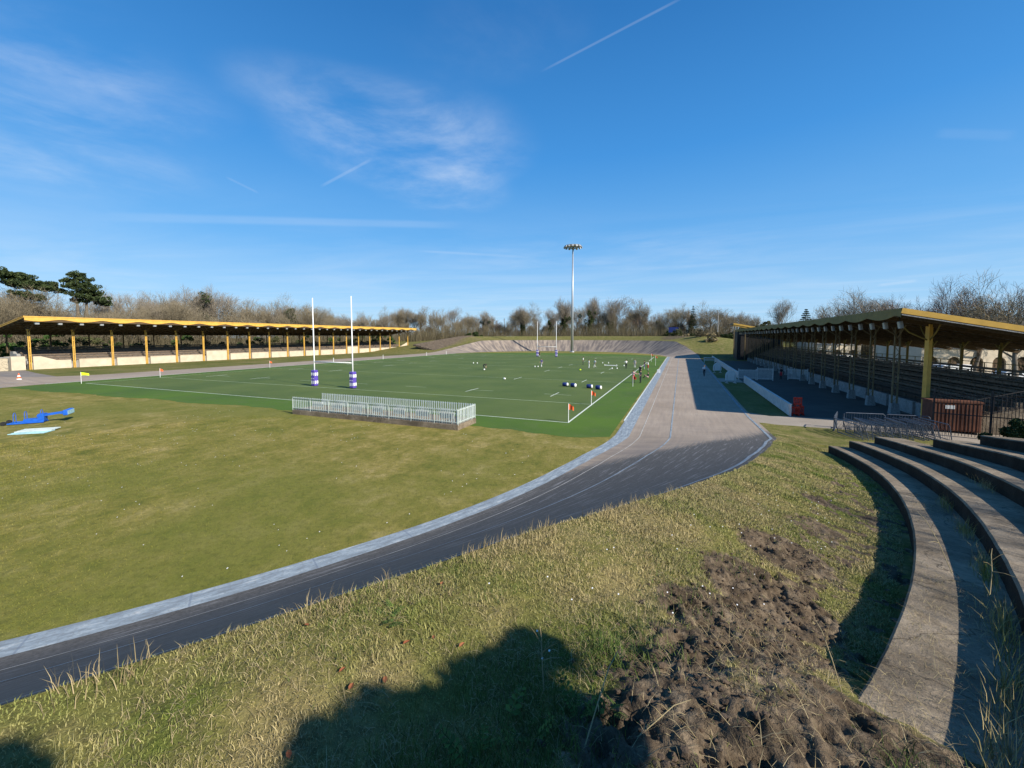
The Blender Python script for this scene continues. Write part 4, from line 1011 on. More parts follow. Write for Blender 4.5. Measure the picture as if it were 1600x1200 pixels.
# white railed platform
def platform():
    p = thing('platform', (-28.7,23.4,0), 'concrete platform ringed by a pale metal pale railing before the nearer goal', 'platform')
    Lx, Ly = 15.2, 2.6
    mb = MB(); mb.box(0,Lx,0,Ly,-.03,.36); bevel(mb.build('slab', M['conc_step'], p), .02)
    def rail(a, b, nm):
        a = Vector(a); b = Vector(b); n = int((b-a).length/.19); mb = MB(); d = (b-a).normalized(); q = d.cross(Vector((0,0,1)))
        for k in range(n+1):
            c = a + d*(k*.19)
            if c.x > Lx + .1: break
            lean = random.gauss(0, .008); z0 = .40
            mb.beam(c+Vector((0,0,z0)), c+d*lean+Vector((0,0,1.40)), .075, .018, up=q)
        pl_ = mb.build('pales', M['rail_pale'], p)
        mb = MB()
        for z in (.52, 1.32): mb.beam(a+q*.03+Vector((0,0,z)), b+q*.03+Vector((0,0,z)), .03, .04)
        k = 0
        while k*1.9 < (b-a).length+.01:
            c = a + d*min(k*1.9, (b-a).length) + q*.05; mb.box(c.x-.012,c.x+.012,c.y-.012,c.y+.012,.30,1.30); k += 1
        mb.build('rail_frame', M['rail_pale'], p)
    rail((.05,.06,0),(Lx-.06,.06,0),'a'); rail((Lx-.06,.06,0),(Lx-.06,Ly-.06,0),'b'); rail((Lx-.06,Ly-.06,0),(.45,Ly-.06,0),'c')
    for k in range(7):
        x = 2.0 + k*1.95; mb = MB(); mb.box(x,x+1.0,.22,.25,.70,1.12); mb.box(x+.1,x+.15,.25,.28,.36,1.0); mb.box(x+.85,x+.9,.25,.28,.36,1.0); mb.build('sign_panel', M['ply'], p)
platform()

# scrum machine and board
def scrum():
    s = thing('scrum_machine', (-43.5,13.2,0), 'blue steel scrum machine on the infield grass', 'scrum machine', rz=R_(53)); s.scale = (.64, .64, .64)
    mb = MB()
    for y in (-.55, .55): mb.box(-.5,2.3,y-.07,y+.07,.06,.2)
    for x in (-.4,.6,1.5,2.2): mb.box(x-.06,x+.06,-.55,.55,.08,.18)
    mb.box(.7,2.0,-.5,.5,.2,.5); bevel(mb.build('sled', M['blue_metal'], s), .02)
    for x, h in ((-.1,1.25),(.75,1.35),(2.0,1.45)):
        mb = MB(); mb.tube([(x,-.28,.2),(x,-.28,h-.3),(x,-.2,h-.08),(x,0,h),(x,.2,h-.08),(x,.28,h-.3),(x,.28,.2)], .03, 6); mb.build('hoop', M['blue_metal'], s)
    mb = MB(); mb.beam((1.7,-.25,.75),(4.0,-.25,1.05),.16,.2); mb.beam((1.7,.25,.75),(4.0,.25,1.05),.16,.2); mb.box(1.8,2.3,-.45,.45,.2,1.0); mb.box(3.75,3.95,-.9,.9,.92,1.14); mb.build('beam', M['blue_metal'], s)
    for y in (-.75,-.25,.25,.75):
        mb = MB(); mb.box(3.95,4.35,y-.2,y+.2,.72,1.32); bevel(mb.build('pad', M['blue_metal'], s), .08, 3)
    mb = MB(); mb.box(4.352,4.37,-.9,.9,.8,1.25); mb.build('pad_face', M['pale_blue'], s)
    for y in (-.6,.6):
        mb = MB(); mb.cyl((-.75,y-.08,.22),(-.75,y+.08,.22),.22,n=14); mb.build('wheel', M['black'], s)
    for k, (x, y, rz, z, lab) in enumerate(((-38.6,12.35,R_(38),.0,'pale blue flat board lying in front of the scrum machine'),(-38.95,12.75,R_(44),.05,'pale blue flat board lying half over another board'))):
        mb = MB(); mb.box(-.9,.9,-.45,.45,.02,.06)
        for q in (-.43,-.15,.15,.43): mb.box(-.9,.9,q-.02,q+.02,.06,.075)
        tag(mb.build('board', M['pale_blue'] if k == 0 else M['rail_pale'], loc=(x, y, z)), lab, 'board').rotation_euler = (0, 0, rz)
scrum()

# floodlight mast
def mast():
    m = thing('floodlight_mast', (-40,160,0), 'tall grey floodlight mast with a ring of lamps before the far bend', 'floodlight mast')
    mb = MB(); mb.tube([(0,0,0),(0,0,20),(0,0,41.2)], [.55,.40,.22], 14); mb.box(-.8,.8,-.8,.8,-.05,.3); mb.build('pole', M['galv'], m, True)
    mb = MB(); ring = [(3.0*math.cos(a), 3.0*math.sin(a), 41.5) for a in np.linspace(0, 2*math.pi, 25)]; mb.tube(ring, .14, 6, cap=False)
    for a in np.linspace(0, 2*math.pi, 7)[:-1]: mb.tube([(0,0,40.4),(3.0*math.cos(a),3.0*math.sin(a),41.5)], .08, 5)
    mb.tube([(0,0,41.75),(0,0,41.85)], [3.25,3.15], 28); mb.build('ring', M['galv'], m)
    for k in range(14):
        a = 2*math.pi*k/14; c, s = math.cos(a), math.sin(a); b = MB(); b.box(-.12,.30,-.42,.42,-.85,-.05); o = bevel(b.build('lamp', M['galv'], m), .05)
        o.location = (3.05*c, 3.05*s, 41.6); o.rotation_euler = (0, R_(-30), a)
        b = MB(); b.box(.302,.32,-.38,.38,-.8,-.1); b.build('lens', M['lamp_glass'], o)
mast()
# things beyond the far bend
t = thing('scoreboard', (-3.0,186,0), 'blue board on two posts beyond the far right of the bend', 'board')
zb = float(zfar(np.array([-3.0]), np.array([186.0]))[0])
mb = MB(); mb.box(-1.9,1.9,-.1,.1,zb+2.0,zb+4.2); mb.build('panel', M['blue_dark'], t)
for s in (-1.5, 1.5):
    mb = MB(); mb.box(s-.1,s+.1,.1,.3,zb-.2,zb+4.2); mb.build('board_post', M['steel_dark'], t)
def far_at(px, y):   # plan x for a compass bearing seen from the stand point at depth y
    a = math.atan((px-800)/641) - R_(22.38); return y*math.tan(a)
for k, (px, y, hh, lab) in enumerate(((682,215,17,'tall pale wooden pole at the far left of the woodland'),(776,212,11,'short pale wooden pole, left of a pair beyond the bend'),(788,212,12,'short pale wooden pole, right of a pair beyond the bend'),(1121,205,13,'pale wooden pole at the far right of the woodland'))):
    x = far_at(px, y); mb = MB(); mb.tube([(0,0,-.3),(0,0,hh)], [.26,.16], 8); mb.box(-.5,.5,-.06,.06,hh-.9,hh-.75)
    tag(mb.build('utility_pole', M['conc_light'], loc=(x, y, float(zfar(np.array([x]), np.array([y*1.0]))[0]))), lab, 'pole')
x = far_at(798, 205); h = thing('hut', (x, 205, float(zfar(np.array([x]), np.array([205.0]))[0])), 'small white hut on the bank behind the far bend', 'hut')
mb = MB(); mb.box(-2,2,-1.2,1.2,-.2,2.0); mb.build('wall', M['white'], h); mb = MB(); mb.box(-2.2,2.2,-1.4,1.4,2.0,2.15); mb.build('roof', M['ply'], h)
mb = MB(); mb.box(-.4,.4,-1.23,-1.2,-.1,1.8); mb.build('door', M['galv'], h)

# ------------------------------------------------------------------ buildings and vehicles behind the right stand
def stone_building(loc, rz, W, D, Hh, nb, label):
    b = thing('stone_building', loc, label, 'building', rz=rz)
    mb = MB(); bw = W/nb
    # front wall with arched ground floor openings
    for k in range(nb):
        x0 = k*bw; cx = x0 + bw/2; r = bw*.30
        arch = [(cx + r*math.cos(a), 2.1 + r*math.sin(a)) for a in np.linspace(0, math.pi, 11)]
        poly = [(x0,0),(cx-r,0)] + arch[::-1] + [(cx+r,0),(x0+bw,0),(x0+bw,4.3),(x0,4.3)]
        mb.extrude([(a, 0, c) for a, c in poly], (0, .4, 0))
    for k in range(nb):
        x0 = k*bw; ww = .55
        mb.box(x0, x0+bw/2-ww, 0, .4, 4.3, 7.9); mb.box(x0+bw/2+ww, x0+bw, 0, .4, 4.3, 7.9)
        mb.box(x0+bw/2-ww, x0+bw/2+ww, 0, .4, 4.3, 5.1); mb.box(x0+bw/2-ww, x0+bw/2+ww, 0, .4, 6.9, 7.9)
    mb.box(0,.4,.4,D,0,7.9); mb.box(W-.4,W,.4,D,0,7.9); mb.box(.4,W-.4,D-.4,D,0,7.9)
    mb.build('wall', M['cream'], b)
    mb = MB(); mb.box(-.1,W+.1,-.12,0,4.25,4.5); mb.box(-.2,W+.2,-.25,0,7.7,7.95); mb.build('cornice', M['conc_light'], b)
    mb = MB(); mb.extrude([(-.4,-.4,7.95),(-.4,D+.4,7.95),(-.4,D/2,9.3)], (W+.8,0,0)); mb.build('roof', M['tile'], b)
    for k in range(nb):
        cx = k*bw + bw/2
        mb = MB(); mb.box(cx-.55,cx+.55,.15,.2,5.1,6.9); mb.box(cx-.02,cx+.02,.12,.15,5.1,6.9); mb.build('window', M['glass'], b)
        mb = MB(); mb.box(cx-bw*.3,cx+bw*.3,.25,.3,0,2.1+bw*.3); mb.build('arch_door', M['wood_dark'], b)
stone_building((35,84,0), R_(18), 26, 9, 8, 8, 'cream stone building with arched doors behind the near end of the right stand')
stone_building((29,116,0), R_(15), 10, 8, 8, 3, 'small cream building glimpsed through the middle of the right stand')
def vehicle(loc, rz, label, van=False):
    v = thing('van' if van else 'parked_car', loc, label, 'van' if van else 'car', rz=rz)
    L_, W_ = (5.2, 1.95) if van else (4.2, 1.75)
    if van: prof = [(0,.35),(L_,.35),(L_,1.0),(L_-.9,1.25),(L_-1.5,2.1),(.1,2.2),(0,1.9)]
    else: prof = [(0,.3),(L_,.3),(L_,.7),(L_-1.0,.9),(L_-1.7,1.42),(.9,1.45),(.15,.95),(0,.75)]
    mb = MB(); mb.extrude([(a, 0, b) for a, b in prof], (0, W_, 0)); bevel(mb.build('body', M['white'], v), .09, 3)
    mb = MB()
    gl = [(L_-1.75,1.28),(L_-1.15,1.0),(L_-2.6,1.0),(L_-2.6,1.28)] if not van else [(L_-1.5,1.95),(L_-1.1,1.35),(L_-2.2,1.35),(L_-2.2,1.95)]
    for y in (-.012, W_): mb.extrude([(a, y, b) for a, b in gl], (0, .012, 0))
    if not van:
        for y in (-.012, W_): mb.extrude([(a, y, b) for a, b in ((L_-2.7,1.3),(L_-2.7,.98),(.75,.98),(1.05,1.3))], (0, .012, 0))
    mb.build('windows', M['glass'], v)
    for x in (.8, L_-.85):
        for y in (0.02, W_-.22):
            mb = MB(); mb.cyl((x,y,.33),(x,y+.2,.33),.33,n=16); w = mb.build('wheel', M['black'], v)
            mb = MB(); mb.cyl((x,y-.01,.33),(x,y+.21,.33),.18,n=12); mb.build('rim', M['galv'], w)
vehicle((44.0,80.5,0), R_(192), 'white car parked by the cream arched building')
vehicle((38.0,80.5,0), R_(195), 'white van parked by the cream arched building', True)
vehicle((34.5,110,0), R_(120), 'white van glimpsed through the middle of the right stand', True)

# ------------------------------------------------------------------ people
def person(loc, rz, pose, shirt, shorts, socks, label, hair=True, cap=None):
    J = {'pel':(0,0,.95),'bel':(0,0,1.10),'che':(0,0,1.30),'nec':(0,0,1.49),'jaw':(0,.025,1.56),'hed':(0,.012,1.66),'top':(0,0,1.75),'nos':(0,.115,1.635)}
    Rr = {'pel':(.15,.11),'bel':(.135,.095),'che':(.165,.105),'nec':(.058,.058),'jaw':(.068,.075),'hed':(.08,.095),'top':(.055,.065),'nos':(.014,.014)}
    E = [('pel','bel'),('bel','che'),('che','nec'),('nec','jaw'),('jaw','hed'),('hed','top'),('hed','nos')]
    for sd, s in (('l',-1),('r',1)):
        J.update({'sh'+sd:(.18*s,0,1.42),'el'+sd:(.23*s,-.02,1.14),'wr'+sd:(.25*s,.06,.90),'hp'+sd:(.095*s,0,.90),'kn'+sd:(.11*s,.03,.50),'an'+sd:(.11*s,-.01,.09),'to'+sd:(.12*s,.17,.035)})
    if pose == 'walk':
        J.update({'knl':(-.1,.2,.52),'anl':(-.1,.26,.09),'tol':(-.1,.42,.06),'knr':(.1,.0,.5),'anr':(.1,-.28,.14),'tor':(.1,-.12,.04),'ell':(-.23,-.15,1.17),'wrl':(-.22,-.05,.95),'elr':(.23,.12,1.15),'wrr':(.2,.3,1.02)})
    if pose == 'bend':
        J.update({'pel':(0,-.22,.88),'bel':(0,-.08,1.0),'che':(0,.16,1.06),'nec':(0,.34,1.08),'jaw':(0,.42,1.05),'hed':(0,.47,1.07),'top':(0,.55,1.10),'nos':(0,.47,.98)})
        for sd, s in (('l',-1),('r',1)): J.update({'sh'+sd:(.18*s,.27,1.04),'el'+sd:(.2*s,.3,.76),'wr'+sd:(.12*s,.36,.52),'hp'+sd:(.1*s,-.2,.85),'kn'+sd:(.14*s,-.02,.48)})
    if pose == 'arms':
        J.update({'ell':(-.36,.12,1.24),'wrl':(-.42,.34,1.22),'elr':(.36,.12,1.24),'wrr':(.5,.3,1.25)})
    if pose == 'hips':
        J.update({'ell':(-.38,-.08,1.17),'wrl':(-.19,.05,1.02),'elr':(.38,-.08,1.17),'wrr':(.19,.05,1.02)})
    if pose == 'sit':
        d = -.80
        for k in ('pel','bel','che','nec','jaw','hed','top','nos'): J[k] = (J[k][0], J[k][1]-.1, J[k][2]+d)
        for sd, s in (('l',-1),('r',1)): J.update({'sh'+sd:(.18*s,-.1,.62),'el'+sd:(.25*s,.08,.38),'wr'+sd:(.16*s,.3,.45),'hp'+sd:(.1*s,-.08,.13),'kn'+sd:(.16*s,.36,.42),'an'+sd:(.13*s,.52,.08),'to'+sd:(.14*s,.68,.04)})
    for sd, s in (('l',-1),('r',1)):
        Rr.update({'sh'+sd:(.06,.065),'el'+sd:(.043,.043),'wr'+sd:(.03,.027),'hp'+sd:(.09,.09),'kn'+sd:(.06,.062),'an'+sd:(.04,.045),'to'+sd:(.045,.028)})
        E += [('che','sh'+sd),('sh'+sd,'el'+sd),('el'+sd,'wr'+sd),('pel','hp'+sd),('hp'+sd,'kn'+sd),('kn'+sd,'an'+sd),('an'+sd,'to'+sd)]
        e, w = Vector(J['el'+sd]), Vector(J['wr'+sd]); d = (w-e).normalized(); q = d.cross(Vector((1,0,0))).normalized() if abs(d.x) < .8 else d.cross(Vector((0,0,1))).normalized()
        J['pa'+sd] = tuple(w + d*.07); Rr['pa'+sd] = (.034,.024); E.append(('wr'+sd,'pa'+sd))
        cu = Vector((-s,0,0)) - d*(-s*d.x)
        for i, (o, ln) in enumerate(((-.028,.070),(-.009,.080),(.010,.075),(.028,.058))):
            a = w + d*.095 + q*o; J[f'f{i}{sd}'] = tuple(a); Rr[f'f{i}{sd}'] = (.010,.010); E.append(('pa'+sd, f'f{i}{sd}'))
            J[f'g{i}{sd}'] = tuple(a + d*ln + cu*.02); Rr[f'g{i}{sd}'] = (.008,.008); E.append((f'f{i}{sd}', f'g{i}{sd}'))
        a = w + d*.05 - q*.045; J['t'+sd] = tuple(a); Rr['t'+sd] = (.010,.010); E.append(('pa'+sd,'t'+sd)); J['u'+sd] = tuple(a + d*.045 + cu*.02); Rr['u'+sd] = (.008,.008); E.append(('t'+sd,'u'+sd))
    names = list(J); me = bpy.data.meshes.new('sk'); me.from_pydata([J[n] for n in names], [(names.index(a), names.index(b)) for a, b in E], [])
    o = bpy.data.objects.new('sk', me); link(o); md = o.modifiers.new('s', 'SKIN'); sv = me.skin_vertices[0].data
    for i, n in enumerate(names): sv[i].radius = Rr[n]; sv[i].use_root = (n == 'pel')
    sb = o.modifiers.new('b', 'SUBSURF'); sb.levels = 1; sb.render_levels = 1
    dg = bpy.context.evaluated_depsgraph_get(); me2 = bpy.data.meshes.new_from_object(o.evaluated_get(dg)); bpy.data.objects.remove(o); bpy.data.meshes.remove(me)
    me2.materials.clear()
    for m_ in (M['skin'], shirt, shorts, socks, M['black']): me2.materials.append(m_)
    bone = {('pel','bel'):2,('bel','che'):1,('che','nec'):1}
    segs = []
    for a, b in E:
        k = 0
        if (a, b) in bone: k = bone[(a, b)]
        elif a == 'che': k = 1
        elif a[:2] == 'sh': k = 1
        elif a == 'pel' or a[:2] == 'hp': k = 2
        elif a[:2] == 'kn': k = 3
        elif a[:2] == 'an': k = 4
        segs.append((Vector(J[a]), Vector(J[b]), k))
    mi = []
    for p in me2.polygons:
        c = p.center; best = (9, 0)
        for a, b, k in segs:
            ab = b-a; t = max(0, min(1, (c-a).dot(ab)/ab.length_squared)); d = (c-(a+ab*t)).length
            if d < best[0]: best = (d, k)
        mi.append(best[1])
    me2.polygons.foreach_set('material_index', mi); me2.polygons.foreach_set('use_smooth', [True]*len(mi)); me2.name = 'person'
    body = bpy.data.objects.new('person', me2); link(body); body.location = loc; body.rotation_euler = (0, 0, rz); tag(body, label, 'person')
    hd = Vector(J['hed']); tp = Vector(J['top']); ax = (tp-hd).normalized(); mb = MB()
    mb.ball(hd + ax*.045 + Vector((0,-.02,0)) , .098, 10, 6, 0, (.95,1.08,.85)); mb.build('hair' if cap is None else 'cap', cap or M['hair'], body, True)
    return body
C_ = lambda n, c: simple(n, c, .8, .12, 6, .1)
sw, sb_, sp, sg, sr, sk = C_('white shirt', (.72,.72,.72)), C_('dark shirt', (.02,.022,.03)), C_('purple shirt', (.12,.09,.30)), C_('grey shirt', (.33,.33,.36)), C_('red cloth', (.50,.03,.04)), C_('pink shirt', (.6,.35,.38))
person((-33.8,68.5,0), R_(-80), 'bend', sb_, sb_, sb_, 'person in dark clothes bending down over a white ball')
person((-25.9,78.6,0), R_(160), 'walk', sp, sg, sw, 'person in a purple shirt walking left of midfield')
person((-39.6,118,0), R_(170), 'stand', sb_, sb_, sw, 'person in dark clothes standing at the far left goal post')
person((-19.8,89.3,0), R_(100), 'stand', sw, sb_, sb_, 'person in white shirt and black shorts alone beyond the pair')
person((-16.4,79.1,0), R_(-60), 'hips', sw, sw, sw, 'person all in white, left of the pair near midfield')
person((-15.6,81.0,0), R_(120), 'walk', sw, sg, sw, 'person in white shirt and grey shorts, right of the pair near midfield')
person((-9.7,81.8,0), R_(40), 'arms', sw, sb_, sb_, 'person in white and black holding arms out on the right wing')
person((-8.3,84.0,0), R_(180), 'stand', sg, sg, sw, 'person in pale grey standing on the right wing')
person((-6.2,80.2,0), R_(90), 'hips', sb_, sp, sg, 'person in dark shirt at the back of the touchline group')
person((-5.4,78.0,0), R_(110), 'arms', sw, sr, sg, 'person in white shirt and red shorts at the back of the touchline group')
person((-5.75,56.5,0), R_(-20), 'arms', sk, sr, sb_, 'person in pink shirt and red shorts holding arms out behind the red flag')
person((-4.85,56.9,0), R_(70), 'stand', sb_, sb_, sb_, 'person dressed in black standing beside the red flag')
person((-5.8,67.0,0), R_(150), 'stand', sb_, sb_, sw, 'person in dark cap and shirt behind the red flag group', cap=M['blue_dark'])
person((-4.5,64.3,0), R_(100), 'sit', sb_, sk, sb_, 'person sitting on the grass beside the pale blue band')
person((3.5,70.6,0), R_(165), 'walk', sw, sb_, sb_, 'person in white top walking on the shaded track')
person((13.6,69.8,0), R_(130), 'stand', sb_, sr, sb_, 'person in dark clothes standing between the white gates')

# ------------------------------------------------------------------ trees
def grow(segs, p, d, L_, r, lvl, maxl, rng, spread, up, nch):
    n = 4 if lvl == 0 else 3; pts = [p.copy()]; rad = [r]; q = p.copy(); dd = d.copy()
    for i in range(n):
        dd = (dd + Vector((rng.gauss(0,1), rng.gauss(0,1), rng.gauss(0,.6)))*(.06 if lvl == 0 else .11 if lvl < 4 else .16) + Vector((0,0,up))).normalized()
        q = q + dd*(L_/n); pts.append(q.copy()); rad.append(r*(1-.55*(i+1)/n) if lvl < maxl else r*(1-.8*(i+1)/n))
    segs.append((lvl, pts, rad))
    if lvl >= maxl: return
    k = nch[lvl]
    for i in range(k):
        t = .35 + .65*(i+rng.random())/k if lvl else .5 + .5*(i+rng.random()*.6)/k
        t = min(t, .999)*n; j = int(t); a = pts[j].lerp(pts[j+1], t-j); base = (pts[j+1]-pts[j]).normalized()
        az = i*2.4 + rng.uniform(-.5,.5); side = base.cross(Vector((math.cos(az), math.sin(az), .3))).normalized()
        ang = spread[min(lvl, 4)]*rng.uniform(.7,1.25); nd = (base*math.cos(ang) + side*math.sin(ang)).normalized()
        grow(segs, a, nd, L_*rng.uniform(.55,.78)*(1.0 if lvl else .62*1.2), r*.5*(1-.4*t/n)+.006, lvl+1, maxl, rng, spread, up, nch)
def tree_meshes(seed, Hh, trunk_frac, spread, nch, up, mat, r0=None, tw=.018):
    rng = random.Random(seed); segs = []
    grow(segs, Vector((0,0,-.3)), Vector((0,0,1)), Hh*trunk_frac, r0 or Hh*.02, 0, MAXL, rng, spread, up, nch)
    zmax = max(p.z for _, pts, _r in segs for p in pts); k = Hh/zmax
    tr, cr = MB(), MB()
    for lvl, pts, rad in segs:
        pts = [p*k for p in pts]
        if lvl <= 1: tr.tube(pts, [max(x*min(k,1.2), tw*1.5) for x in rad], 7 if lvl == 0 else 5, 0, cap=False)
        elif lvl <= 3: cr.tube(pts[::1], [max(x*min(k,1.1), tw*(2.0 if lvl == 2 else 1.25)) for x in rad], 3, 0, cap=False)
        else:
            w = tw*rng.uniform(.6,1.2)*(1.0 if lvl == 4 else .85); v = Vector((rng.gauss(0,1), rng.gauss(0,1), rng.gauss(0,1))).normalized(); d = (pts[-1]-pts[0]).normalized(); s_ = d.cross(v).normalized()*w
            m_ = pts[len(pts)//2]; cr.add([pts[0]-s_, pts[0]+s_, m_+s_*.7, m_-s_*.7, pts[-1]], [(0,1,2,3),(3,2,4)])
    return tr.mesh('trunk', M['bark'], True), cr.mesh('crown', mat)
MAXL = 5
PROTO = []
SP = [.75, .62, .6, .65, .7]
for sd, tf, sp_, nch, up, mat in (
    (1, .50, [.70,.55,.5,.6,.7], [8,5,5,5,5], .10, 'twig_grey'),
    (2, .46, [.85,.6,.55,.6,.7], [9,5,5,5,4], .09, 'twig'),
    (3, .56, [.45,.45,.5,.6,.7], [9,5,5,4,5], .12, 'twig_grey'),
    (4, .48, [.65,.55,.55,.6,.7], [8,6,5,5,4], .10, 'twig'),
    (5, .46, [.85,.6,.55,.6,.7], [9,5,5,5,5], .08, 'twig_red'),
    (6, .60, [.38,.45,.5,.6,.7], [10,5,4,5,4], .12, 'twig_grey'),
    (8, .40, [.9,.7,.65,.65,.7], [9,6,5,5,5], .07, 'twig')):
    PROTO.append(tree_meshes(sd, 18.0, tf, sp_, nch, up, M[mat], tw=.021))
def inst_tree(k, loc, h, label, group=None, rz=None, wide=1.0, name='bare_tree'):
    r = thing(name, loc, label, 'tree', group, rz if rz is not None else random.uniform(0, 6.28))
    s = h/18.0; r.scale = (s*wide, s*wide, s)
    for nm, me in zip(('trunk', 'crown'), PROTO[k]):
        o = bpy.data.objects.new(nm, me); link(o, r)
    return r
def leaf_cloud(centers, n, leaf, rng, flat=.6):
    V = np.zeros((n, 4, 3)); c = np.array(centers); idx = rng.integers(0, len(c), n); ct = c[idx]
    p = rng.normal(0, 1, (n, 3)); p /= np.maximum(np.linalg.norm(p, axis=1, keepdims=True), 1e-6); p *= rng.uniform(.35, 1.0, (n, 1))**.6
    pos = ct[:, :3] + p*ct[:, 3:4]*np.array([1, 1, flat])
    a = rng.normal(0, 1, (n, 3)); a /= np.linalg.norm(a, axis=1, keepdims=True); b = np.cross(a, rng.normal(0, 1, (n, 3))); b /= np.maximum(np.linalg.norm(b, axis=1, keepdims=True), 1e-6)
    s = leaf*rng.uniform(.6, 1.4, (n, 1)); V[:, 0] = pos-a*s-b*s*.5; V[:, 1] = pos+a*s-b*s*.5; V[:, 2] = pos+a*s+b*s*.5; V[:, 3] = pos-a*s+b*s*.5
    return V.reshape(-1, 3), np.arange(4*n).reshape(-1, 4)
def add_leaves(name, centers, n, leaf, mat, parent, flat=.6):
    V, F = leaf_cloud(centers, n, leaf, RNG, flat); me = mesh_np(name, V, [F], [mat]); o = bpy.data.objects.new(name, me); link(o, parent); return o

def at(px, dist):   # point on the ground plan on the bearing of photo column px at a plan distance
    a = math.atan((px-800)/641) - R_(22.38); return dist*math.sin(a), dist*math.cos(a)
def h_for(px, py, dist, zb):  # height so that the top appears at photo row py
    a = math.atan((px-800)/641); zc = dist*math.cos(a); return H_EYE + (526-py)/640*zc*1.0 - zb + (564-526)/640*0
def zb_at(x, y):
    if y > 112 and (abs(x-CX) > 45 or y > 178): return float(zfar(np.array([float(x)]), np.array([float(y)]))[0])
    return 0.0
def pixel_tree(k, px, py, dist, label, group=None, wide=1.0, name='bare_tree'):
    x, y = at(px, dist); zb = zb_at(x, y); return inst_tree(k, (x, y, zb-.1), h_for(px, py, dist, zb), label, group, wide=wide, name=name)
# trees one can tell apart
for k, px, py, dist, lab, wide in (
    (2, 1222, 461, 170, 'tall slim bare tree standing alone above the middle of the right stand roof', .8),
    (1, 1312, 447, 125, 'broad bare grey tree above the right stand roof, left of a pair', 1.0),
    (0, 1362, 451, 122, 'bare grey tree above the right stand roof, right of a pair', 1.1),
    (4, 1425, 452, 105, 'low reddish bare tree behind the near gable of the right stand', 1.0),
    (4, 1478, 428, 98, 'tallest reddish bare tree above the yellow gable of the right stand', .95),
    (4, 1525, 440, 96, 'spreading reddish bare tree above the right end of the yellow gable', 1.1),
    (1, 1592, 412, 84, 'large dark bare tree at the right edge', 1.0),
    (5, 925, 460, 232, 'tall narrow ivy footed bare tree right of the floodlight mast', .75),
    (2, 882, 461, 230, 'tall bare tree just left of the floodlight mast', .8),
    (0, 962, 460, 232, 'round topped tall bare tree second right of the mast', .9),
    (3, 998, 464, 230, 'broad tall bare tree third right of the mast', .9),
    (1, 818, 469, 225, 'wide bare tree behind the far goal', 1.1),
    (3, 657, 476, 240, 'broad dark crowned bare tree at the end of the left stand', 1.15),
    (1, 1060, 469, 224, 'open crowned bare tree beyond the far end of the track', 1.0),
    (1, 1112, 467, 220, 'wide bare tree before the far end of the right stand', 1.1),
    (0, 188, 443, 172, 'pale bare tree just right of the tall pine', .9),
    (3, 245, 452, 176, 'pale bare tree above the left stand, second right of the pine', 1.0),
    (2, 303, 441, 180, 'tall bare tree with ivy above the left stand', .9),
    (0, 345, 452, 184, 'round crowned bare tree above the left stand right of the ivy tree', 1.0),
    (3, 400, 462, 190, 'low spreading bare tree above the middle of the left stand', 1.0),
    (1, 470, 456, 196, 'wide bare tree left of the near goal posts', 1.0),
    (6, 20, 434, 150, 'big twiggy bare tree at the left edge behind the stand', 1.1)):
    pixel_tree(k, px, py, dist, lab, wide=wide)
# the rest of the belts
def belt(pxs, dist, pys, lab, group, ks):
    for px in pxs:
        d = dist(px)*random.uniform(.97, 1.12); x, y = at(px, d); zb = zb_at(x, y)
        inst_tree(random.choice(ks), (x, y, zb-.1), h_for(px, pys(px)+random.uniform(-12, 22), d, zb), lab, group, wide=random.uniform(.6, .95))
dl = lambda px: 140/max(.2, math.sin(R_(22.38) - math.atan((px-800)/641)))
belt(np.arange(-60, 640, 13), lambda p: min(dl(p), 250), lambda p: np.interp(p, [0,100,300,500,640], [464,470,472,482,492]), 'bare brown tree in the woodland behind the left stand', 'trees behind the left stand', [0,1,3,6,6])
belt(np.arange(-40, 640, 16), lambda p: min(dl(p)*1.15, 285), lambda p: np.interp(p, [0,100,300,500,640], [458,466,468,478,490]), 'bare brown tree in the woodland behind the left stand', 'trees behind the left stand', [0,1,3,2,6])
belt(np.arange(600, 1180, 10), lambda p: 228, lambda p: np.interp(p, [600,700,900,1180], [488,490,490,492]), 'bare brown tree in the woodland beyond the far bend', 'trees beyond the far bend', [1,3,6,6,4])
belt(np.arange(600, 1180, 12), lambda p: 255, lambda p: np.interp(p, [600,700,900,1180], [486,488,486,490]), 'bare brown tree in the woodland beyond the far bend', 'trees beyond the far bend', [0,3,6,2,1])
belt(np.arange(1140, 1640, 34), lambda p: np.interp(p, [1140,1300,1600],[225,150,105]), lambda p: np.interp(p, [1140,1240,1400,1600], [492,505,492,480]), 'bare reddish tree in the woodland behind the right stand', 'trees behind the right stand', [4,4,1,6])
